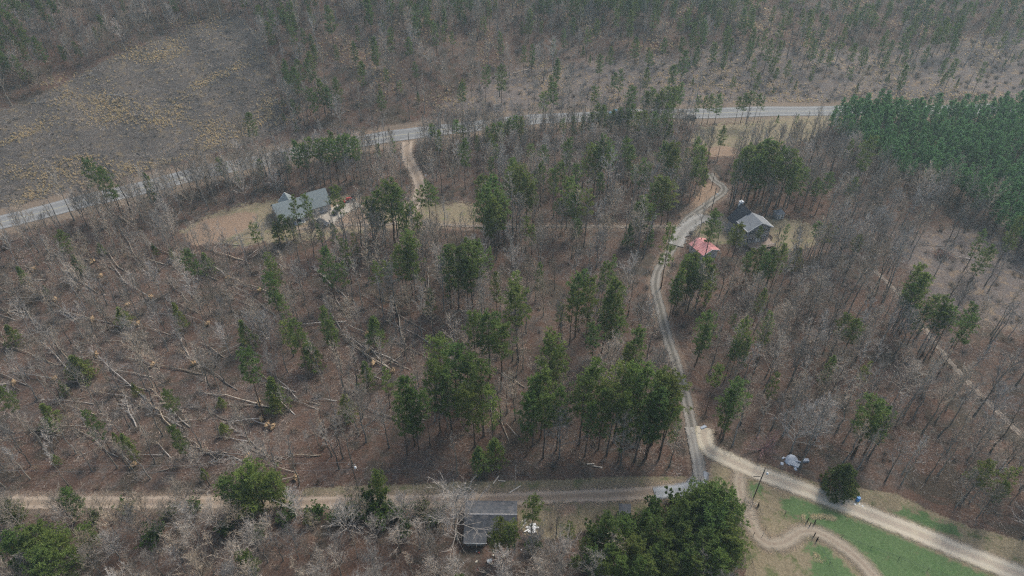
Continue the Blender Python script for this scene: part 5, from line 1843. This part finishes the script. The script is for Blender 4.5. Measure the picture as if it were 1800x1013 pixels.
def gate(label, a, b, mat):
    mid = (a + b) / 2
    d = b - a
    L = math.hypot(d.x, d.y)
    root = thing("field_gate", label, "gate", mid, math.atan2(d.y, d.x))
    for z in (0.45, 0.75, 1.1):
        B = MB()
        B.box((0, 0, z), (L - 0.36, 0.06, 0.08))
        B.build("rail", mat, root)
    B = MB()
    B.tube([(-L / 2 + 0.2, 0.05, 0.4), (L / 2 - 0.2, 0.05, 1.1)], [0.035, 0.035], 4)
    B.build("brace", mat, root)


gate("pale gate between two dark posts below the utility pole", q1, q2, M['pale_wood'])


def fence(label, px, spacing=5.0, r=0.05, h=1.1, wires=3):
    pts = catmull(world_line(px), 1.0)
    root = thing("wire_fence", label, "fence", (pts[0][0], pts[0][1], tz(*pts[0])))
    base = Vector(root.location)
    acc, tops = 99, []
    for i, q in enumerate(pts):
        if i:
            acc += np.linalg.norm(pts[i] - pts[i - 1])
        if acc >= spacing or i == len(pts) - 1:
            acc = 0
            z = tz(*q)
            B = MB()
            b0 = np.array([q[0], q[1], z]) - np.array(base)
            B.tube([b0 - [0, 0, .2], b0 + [0, 0, h]], [r, r], 6, cap=True)
            B.build("post", M['pole'], root)
            tops.append(b0)
    for k in range(wires):
        B = MB()
        z = h * (0.35 + 0.3 * k)
        B.tube([t + np.array([0, 0, z]) for t in tops], [0.018] * len(tops), 3)
        B.build("wire", M['wire'], root)


fence("wire fence between the pole gate and the straw lined gateway", [(1333, 891), (1360, 898), (1390, 907), (1418, 919)])
fence("long wire fence crossing the green field beside the pale road", [(1432, 923), (1480, 945), (1540, 968), (1610, 995), (1680, 1022), (1740, 1045)])
fence("wire fence leading away from the lower gate post", [(1436, 952), (1447, 972), (1458, 992), (1472, 1020)])
fence("wire fence down to the thin stakes", [(1333, 893), (1340, 915), (1348, 938), (1353, 948)], r=0.04)
fence("wire fence along the dark evergreen thicket", [(1309, 945), (1316, 972), (1324, 1000), (1332, 1030)], r=0.04)

# ------------------------------------------------------------------ things in the field
p = gp(1470, 863)
o = plant("cedar_tree", CEDAR[0], p[0], p[1], 10.0, 1.0)
tag(o, "dark round dense cedar beside the pale dirt road", "cedar tree")
p = gp(1507, 880)
bar = thing("blue_barrel", "bright blue plastic barrel standing at the grass edge", "barrel", p)
B = MB()
prof = [(0.02, 0.0), (0.40, 0.0), (0.46, 0.08), (0.46, 0.36), (0.49, 0.40), (0.46, 0.44), (0.46, 0.76), (0.49, 0.80), (0.46, 0.84), (0.46, 1.08), (0.40, 1.16)]
B.tube([(0, 0, z) for _, z in prof], [r for r, _ in prof], 18, cap=True)
B.build("drum", M['blue_plastic'], bar)
B = MB()
B.tube([(0, 0, 1.16), (0, 0, 1.21)], [0.43, 0.42], 18, cap=True)
B.build("lid", M['blue_plastic'], bar)
r_ = np.random.default_rng(61)


def chunk(name, label, cat, loc, s, mat, grp, rz=0.0, jitter=0.18):
    B = MB()
    B.box((0, 0, s[2] / 2), s, 0)
    B.v = [tuple(np.array(v) * (1 + r_.normal(0, jitter, 3))) for v in B.v]
    o = B.build(name, mat)
    o.location = loc
    o.rotation_euler = (0, 0, rz)
    return tag(o, label, cat, grp)


for i in range(7):
    g = ground_at(1507 + r_.normal(0, 8), 884 + abs(r_.normal(0, 2.5)))
    chunk("paper_scrap", "pale scrap of rubbish lying around the blue barrel", "litter", g + Vector((0, 0, .02)), (r_.uniform(.25, .6), r_.uniform(.2, .4), r_.uniform(.05, .15)), M['straw'] if i % 2 else M['white_paint'], "rubbish scraps around the blue barrel", r_.uniform(0, 6))
# pale stone heap
p = gp(1393, 812)
B = MB()
for i in range(46):
    a, rr = r_.uniform(0, 6.28), abs(r_.normal(0, 1.0))
    B.box((math.cos(a) * rr * 1.5, math.sin(a) * rr * 1.2 - 0.3, 0.06 + 0.14 * max(0, 1.1 - rr * 0.55) * r_.uniform(0.4, 1)), (r_.uniform(.5, 1.4), r_.uniform(.3, .9), r_.uniform(.15, .35)), r_.uniform(0, 6), taper=0.8)
B.tube([(0, 0, -.1), (0, -.2, .15), (0.1, -.2, .28)], [1.9, 1.4, .6], 11, cap=True)
o = B.build("stone_heap", M['rubble'])
o.location = p
tag(o, "pale grey heap of broken concrete at the wood edge", "rubble heap")
p = gp(1415.5, 811)
chunk("stone_block", "small grey stone block next to the pale heap", "block", p, (1.5, .8, .6), M['rubble'], None, 0.1, 0.05)
# concrete heap at the junction
p = gp(1236, 752)
chunk("stone_block", "pale flat stone slab where the two lanes part", "block", p, (1.6, .9, .3), M['rubble'], None, 0.5, 0.1)
# brush pile
p = gp(1656, 450)
B = MB()
for i in range(460):
    a, rr = r_.uniform(0, 6.28), min(2.6, abs(r_.normal(0, 1.15)))
    c = np.array([math.cos(a) * rr * 1.6, math.sin(a) * rr, r_.uniform(0.05, max(0.3, 1.8 - rr * 0.5))])
    d = unit(r_.normal(0, 1, 3) * np.array([1, 1, .35]))
    B.twig(c - d * r_.uniform(.4, 1.3), c + d * r_.uniform(.5, 1.5), r_.uniform(.02, .06))
o = B.build("brush_pile", M['rust'])
o.location = p
tag(o, "rust brown pile of cut brush in the open woods", "brush pile")
# flowering shrub, green bushes
bush_list = [(1342, 790, 4.0, 2.0, RED, "pink flowering leafless shrub at the wood edge", "redbud_shrub"),
             (737, 905, 4.0, 1.2, BUSH, "bright green rounded bush below the dirt road", "leafy_bush"),
             (655, 895, 6.0, 1.0, BUSH, "tall green budding bush beside the lamp pole", "leafy_bush"), (690, 905, 4.2, 1.3, BUSH, "dull green wide bush between the lamp pole and the bright bush", "leafy_bush"),
             (1150, 905, 4.5, 1.2, BUSH, "olive green bush close above the dark evergreens", "leafy_bush"), (1190, 890, 4.0, 1.3, BUSH, "olive green bush nearest to the pale gravel", "leafy_bush"),
             (1120, 935, 4.2, 1.2, BUSH, "olive green bush under the tiny dark shed", "leafy_bush"), (1100, 925, 3.6, 1.3, BUSH, "yellow green bush touching the tiny dark shed", "leafy_bush"),
             (1045, 945, 3.8, 1.2, BUSH, "pale olive bush at the corner of the bare dirt yard", "leafy_bush"), (1140, 970, 4.6, 1.1, BUSH, "green bush deep among the lower thicket", "leafy_bush"),
             (943, 965, 3.2, 1.4, BUSH, "low green bush behind the white planks", "leafy_bush"), (562, 398, 1.6, 1.5, BUSH, "clipped green bush beside the ranch house car", "leafy_bush"), (550, 395, 1.8, 1.4, BUSH, "clipped green bush at the ranch house porch", "leafy_bush"),
             (1261, 380, 2.2, 1.0, CEDAR, "small dark bush on the gravel drive bank", "evergreen_bush"), (1095, 998, 4.0, 1.3, BUSH, "light green bush at the lowest edge of the thicket", "leafy_bush"), (1210, 905, 3.6, 1.4, BUSH, "olive bush squeezed beside the broad evergreens", "leafy_bush")]
road_bush = [(u, v, h, w, BUSH_S, f"{c} sparse bush along the dirt road, {p}", "leafy_bush") for u, v, h, w, c, p in
             [(300, 905, 3.2, 1.3, "grey green", "below its middle bend of bare brush"), (225, 900, 3.0, 1.2, "dull green", "touching its pale lower edge"), (170, 912, 2.8, 1.3, "olive", "next to the small roadside evergreen"),
              (345, 898, 3.4, 1.3, "dull olive", "next to the three dark evergreens"), (505, 912, 3.4, 1.3, "grey olive", "past the three dark evergreens"), (560, 908, 3.6, 1.3, "mid green", "by the small round evergreen"),
              (598, 915, 4.0, 1.2, "green", "short of the lamp pole"), (625, 905, 4.4, 1.2, "yellow green", "under the lamp pole"), (672, 925, 4.2, 1.2, "dark olive", "below the lamp pole"), (715, 930, 4.0, 1.3, "olive green", "below the bright green bush"),
              (765, 915, 3.4, 1.2, "greyish green", "beside the large pale tree"), (400, 935, 3.4, 1.3, "brown green", "below the three dark evergreens"), (455, 945, 3.2, 1.4, "moss green", "deep in the lower bare trees"), (275, 945, 3.2, 1.4, "dull moss", "far down in the bare brush"), (30, 925, 3.6, 1.3, "deep green", "at the far road end")]]
bush_list += road_bush
for i, (u, v, h, w, kind, lb, nm) in enumerate(bush_list):
    g = ground_at(u, v)
    t = 0.95 if nm == "leafy_bush" else 1.0
    if "bright" in lb:
        t = 1.0
    o = plant(nm, kind[i % len(kind)], g.x, g.y, h, w, (t * 0.9, t, t * 0.8))
    tag(o, lb, "shrub")
# rubbish around the old house
for i in range(13):
    g = ground_at(934 + r_.normal(0, 5), 930 + r_.normal(0, 3.5))
    o = chunk("broken_board", "white broken board in the scattered heap beside the old house", "board", g + Vector((0, 0, .05 + .06 * (i % 3))), (r_.uniform(.7, 2.2), r_.uniform(.25, .6), .07), M['white_paint'], "white boards scattered beside the old house", r_.uniform(0, 6), 0.05)
for i, (u, v) in enumerate([(912, 921), (918, 926), (914, 932), (921, 918)]):
    g = ground_at(u, v)
    B = MB()
    B.box((0, 0, 0.8), (0.35, 0.06, 1.9))
    o = B.build("leaning_board", M['white_paint'] if i % 2 else M['siding_cream'])
    o.location = g
    o.rotation_euler = (rad(28), 0, rad(80 + 15 * i))
    tag(o, "pale plank leaning against the end wall of the old house", "board", "planks leaning on the old house")
g = ground_at(860.5, 988)
cl = thing("ice_chest", "white and turquoise ice chest dropped below the old house", "cooler", g, 0.3)
B = MB()
B.box((0, 0, .25), (1.0, .6, .5), taper=1.04)
B.build("box", M['white_paint'], cl)
B = MB()
B.box((0, 0, .55), (1.08, .66, .1))
B.build("lid", M['grey_metal'], cl)
for i in range(15):
    g = ground_at(850 + r_.normal(0, 32), 965 + abs(r_.normal(0, 16)))
    chunk("litter_piece", "small pale piece of rubbish strewn below the old house", "litter", g + Vector((0, 0, .02)), (r_.uniform(.2, .45), r_.uniform(.15, .3), r_.uniform(.05, .15)), random.choice([M['white_paint'], M['grey_metal'], M['siding_cream'], M['cloth_red']]), "rubbish strewn below the old house", r_.uniform(0, 6))
for i, (u, v, L, a, lb) in enumerate([(872, 844, 2.6, 60, "tan board lying steeply on the verge beside the wooden pole"), (905, 861, 3.4, 38, "tan board lying at the edge of the dirt road"), (882, 846, 1.8, 170, "bent pale board lying on the dark verge"), (1038, 816, 1.8, 5, "white board lying in the leaves under the tall pines"), (1051, 821, 2.2, -10, "long white board lying in the leaves near the wood edge")]):
    g = ground_at(u, v)
    B = MB()
    B.box((0, 0, .12), (L, .3, .1))
    o = B.build("loose_board", M['pale_wood'])
    o.location = g
    o.rotation_euler = (0.03, 0.04, rad(a))
    tag(o, lb, "board")
# straw lines in the field
pts, sc_ = [], []
for line, n in (([(1412, 908), (1425, 909), (1445, 908), (1462, 911), (1478, 909), (1490, 907)], 330), ([(1418, 945), (1428, 962), (1436, 980), (1440, 985)], 130), ([(1412, 908), (1414, 918), (1416, 925)], 60)):
    ln = catmull(world_line(line), 0.2)
    gaps = r_.uniform(0, 6.28)
    for k in range(n):
        i = r_.integers(0, len(ln))
        if math.sin(i * 0.16 + gaps) < -0.35:
            continue
        q = ln[i] + r_.normal(0, 0.28, 2)
        pts.append((q[0], q[1], tz(q[0], q[1]) + 0.02))
        sc_.append(r_.uniform(.2, .42))
ss = shape(sticks_gen(np.random.default_rng(470), 40, 0.9), "straw_shape", M['straw'])
scatter("scattered_straw_litter", pts, [ss], np.column_stack([sc_, sc_, np.array(sc_) * 1.4]), "yellow lines of straw scattered across the green field")
# ------------------------------------------------------------------ fallen trees (end points in photo pixels on the ground; first = root end when a clay plate shows)
FALLEN = [
    (748, 582, 627, 516, 0), (757, 605, 674, 562, 0), (700, 639, 613, 598, 0), (667, 642, 600, 590, 0), (657, 642, 735, 637, 1), (757, 634, 690, 598, 0), (763, 571, 748, 545, 0), (774, 577, 808, 548, 0), (815, 551, 791, 531, 0), (853, 521, 835, 488, 0), (850, 523, 831, 504, 0), (754, 508, 752, 468, 0), (611, 562, 600, 541, 0), (922, 682, 850, 635, 0),
    (660, 618, 610, 600, 0), (690, 655, 615, 605, 1), (720, 650, 640, 622, 0), (672, 668, 600, 640, 0), (705, 625, 655, 668, 0), (700, 540, 640, 512, 0), (645, 590, 590, 565, 1), (735, 600, 680, 640, 0),
    (1499, 511, 1458, 488, 0), (1478, 580, 1401, 612, 0), (1485, 525, 1453, 531, 0), (1727, 546, 1740, 523, 0), (1797, 561, 1737, 518, 0), (1690, 535, 1673, 499, 0), (1800, 483, 1767, 467, 0), (1656, 434, 1616, 429, 0), (1599, 449, 1569, 441, 0), (1480, 404, 1460, 390, 0), (1784, 441, 1747, 429, 0), (1710, 457, 1663, 451, 0), (1783, 531, 1764, 537, 0), (1630, 490, 1600, 482, 0), (1750, 600, 1715, 585, 0), (1690, 570, 1655, 556, 0),
    (124, 471, 107, 461, 0), (273, 478, 299, 464, 0), (258, 538, 317, 504, 0), (349, 551, 292, 525, 0), (365, 572, 300, 545, 1), (446, 541, 396, 518, 0), (456, 514, 406, 498, 1), (394, 629, 352, 602, 0), (248, 655, 268, 644, 0), (453, 439, 419, 471, 0), (178, 488, 114, 486, 1), (0, 526, 94, 526, 0), (98, 530, 20, 538, 1), (601, 541, 577, 508, 0), (243, 572, 190, 558, 1), (160, 560, 100, 548, 0), (270, 643, 200, 625, 1), (97, 580, 30, 596, 0), (220, 600, 140, 606, 0), (300, 590, 230, 570, 0),
    (43, 767, 0, 776, 0), (133, 805, 187, 787, 0), (277, 830, 397, 813, 0), (427, 812, 330, 783, 0), (463, 713, 353, 690, 0), (277, 720, 230, 715, 0), (307, 743, 363, 737, 0), (470, 750, 410, 733, 1), (400, 740, 330, 710, 0), (520, 842, 330, 868, 1), (173, 753, 90, 750, 0), (593, 705, 547, 703, 0), (480, 753, 420, 738, 1), (67, 758, 0, 760, 0), (435, 806, 360, 795, 1), (97, 669, 20, 655, 1), (170, 627, 110, 640, 1), (25, 677, -40, 690, 1), (560, 720, 500, 700, 0), (520, 690, 455, 668, 0), (360, 660, 300, 645, 0), (230, 700, 165, 690, 0), (150, 700, 85, 712, 0),
    (710, 743, 623, 710, 0), (895, 777, 863, 700, 0), (867, 747, 862, 703, 0), (910, 768, 880, 738, 0), (1038, 715, 1030, 698, 0), (1467, 743, 1437, 680, 0), (750, 740, 723, 732, 0), (870, 660, 840, 640, 0), (815, 680, 793, 632, 0), (1530, 690, 1500, 672, 0), (1420, 715, 1385, 700, 0),
    (500, 470, 465, 455, 0), (440, 455, 470, 440, 0), (400, 480, 360, 470, 0), (330, 452, 300, 462, 0), (60, 476, 15, 468, 1), (163, 463, 130, 455, 1),
    (1255, 75, 1225, 95, 0), (1300, 110, 1255, 118, 0), (1430, 95, 1410, 105, 0), (1478, 108, 1468, 88, 0), (1515, 160, 1475, 170, 0), (1330, 150, 1300, 146, 0), (1450, 60, 1425, 66, 0), (1560, 85, 1520, 80, 0), (1640, 168, 1580, 164, 0), (1150, 120, 1110, 122, 0), (1120, 90, 1080, 92, 0), (1140, 116, 1100, 118, 0), (1000, 118, 950, 128, 0), (930, 122, 870, 134, 0), (1370, 58, 1340, 70, 0), (1690, 80, 1655, 82, 0), (1600, 120, 1570, 128, 0), (1240, 150, 1210, 145, 0), (465, 245, 482, 240, 0), (680, 196, 672, 202, 0), (772, 160, 770, 172, 0), (1100, 110, 1130, 102, 0), (1390, 140, 1360, 134, 0),
    (470, 402, 430, 412, 0), (452, 418, 400, 425, 0), (420, 432, 365, 428, 0), (1500, 800, 1470, 785, 0), (1620, 660, 1590, 640, 0), (1380, 560, 1340, 548, 0),
]
while len(FALLEN) < 215:
    u, v = r_.uniform(0, 920), r_.uniform(450, 850)
    if not in_poly(np.array([u]), np.array([v]), Z_WIND[0])[0]:
        continue
    a = rad(r_.normal(22, 22))
    L = abs(r_.normal(58, 26)) + 14
    if v + L * math.sin(a) > 862 or v + L * math.sin(a) < 445:
        continue
    FALLEN.append((u, v, u - L * math.cos(a), v - L * math.sin(a), 1 if r_.uniform() < 0.1 else 0))
while len(FALLEN) < 272:                              # slash left on the cut-over slope
    u, v = r_.uniform(0, 1500), r_.uniform(20, 300)
    z_in = in_poly(np.array([u]), np.array([v]), Z_CLEAR[0])[0] or in_poly(np.array([u]), np.array([v]), Z_OPEN[0])[0] or in_poly(np.array([u]), np.array([v]), Z_OPEN[1])[0]
    if not z_in:
        continue
    a = rad(r_.normal(-12, 18))
    L = abs(r_.normal(22, 9)) + 7
    FALLEN.append((u, v, u + L * math.cos(a), v + 0.6 * L * math.sin(a), 0))
fall_items = []
for i, (u0, v0, u1, v1, rootp) in enumerate(FALLEN):
    a, b = ground_at(u0, v0), ground_at(u1, v1)
    d = b - a
    L = max(1.5, d.length)
    r0 = min(0.22, 0.085 + 0.007 * L) * r_.uniform(0.55, 1.05)
    lift = 0.9 if rootp else r0 * 0.8
    root = thing("fallen_tree", "", "fallen tree", a + Vector((0, 0, 0)), math.atan2(d.y, d.x))
    T = MB()
    n = 6
    pts = []
    for k in range(n):
        t = k / (n - 1)
        x = L * t
        wx = a.x + d.x * t
        wy = a.y + d.y * t
        pts.append((x, r_.normal(0, 0.012 * L) * (0 < k < n - 1), tz(wx, wy) - a.z + lift * (1 - t) + 0.25 * t + (0.35 * math.sin(math.pi * t) * (L > 6))))
    T.tube(pts, np.linspace(r0, r0 * 0.38, n), 7, cap=True)
    T.build("trunk", M['log'], root, smooth=True)
    if L > 5:
        C = MB()
        for k in range(int(9 + L)):
            t = r_.uniform(0.55, 1.0)
            q = np.array([np.interp(t * (n - 1), range(n), [p_[j] for p_ in pts]) for j in range(3)])
            e = unit(np.array([r_.uniform(0.4, 1.0), r_.normal(0, 0.8), abs(r_.normal(0.25, 0.5))]))
            m = q + e * r_.uniform(0.8, 2.4)
            C.tube([q, (q + m) / 2 + [0, 0, .1], m], [0.05, 0.035, 0.015], 3)
            for w in range(6):
                s = q + (m - q) * r_.uniform(0.2, 1)
                C.twig(s, s + unit(e + r_.normal(0, .7, 3)) * r_.uniform(.4, 1.1), 0.018)
        C.build("branches", M['twig'], root)
    if rootp:
        R = MB()
        ring = []
        nn = 15
        for k in range(nn):
            an = 6.283 * k / nn
            rr = r_.uniform(0.65, 1.15)
            ring.append((-0.15 + r_.normal(0, .08), math.cos(an) * rr, 0.85 + math.sin(an) * rr))
        mid = [(x - 0.35 + r_.normal(0, .08), y * .55, .85 + (z - .85) * .55) for x, y, z in ring]
        bk = [(0.35, y * .5, .85 + (z - .85) * .5) for x, y, z in ring]
        R.add(ring + mid + bk + [(-.6, 0, .85), (0.5, 0, .85)],
              [(k, (k + 1) % nn, nn + (k + 1) % nn, nn + k) for k in range(nn)] + [(nn + k, nn + (k + 1) % nn, 3 * nn) for k in range(nn)] +
              [((k + 1) % nn, k, 2 * nn + k, 2 * nn + (k + 1) % nn) for k in range(nn)] + [(2 * nn + (k + 1) % nn, 2 * nn + k, 3 * nn + 1) for k in range(nn)])
        for k in range(18):
            an = r_.uniform(0, 6.283)
            q = np.array([-0.2, math.cos(an) * .8, .85 + math.sin(an) * .8])
            R.twig(q, q + np.array([r_.normal(-.1, .2), math.cos(an) * .7, math.sin(an) * .7]), 0.05)
        R.build("root_plate", M['root'], root)
    fall_items.append((root, ("uprooted tree with a clay root plate" if rootp else ("long fallen trunk" if L > 9 else "short fallen trunk")), "fallen tree", (u0 + u1) / 2, (v0 + v1) / 2))
label_all(fall_items, "fallen trunks", 12)

# ------------------------------------------------------------------ haze
hz = MB()
hz.box((15, 300, 100), (1860, 1330, 240))
hm_, hnt, hb, hout = new_mat("valley_haze")
hnt.nodes.remove(hb)
pvn = hnt.nodes.new("ShaderNodeVolumePrincipled")
pvn.inputs['Color'].default_value = (0.66, 0.88, 0.96, 1)
pvn.inputs['Density'].default_value = 0.0003
pvn.inputs['Anisotropy'].default_value = 0.35
hnt.links.new(pvn.outputs[0], hout.inputs['Volume'])
ho = hz.build("haze", hm_)
tag(ho, "thin bluish haze filling the air over the valley", None, None, "stuff")
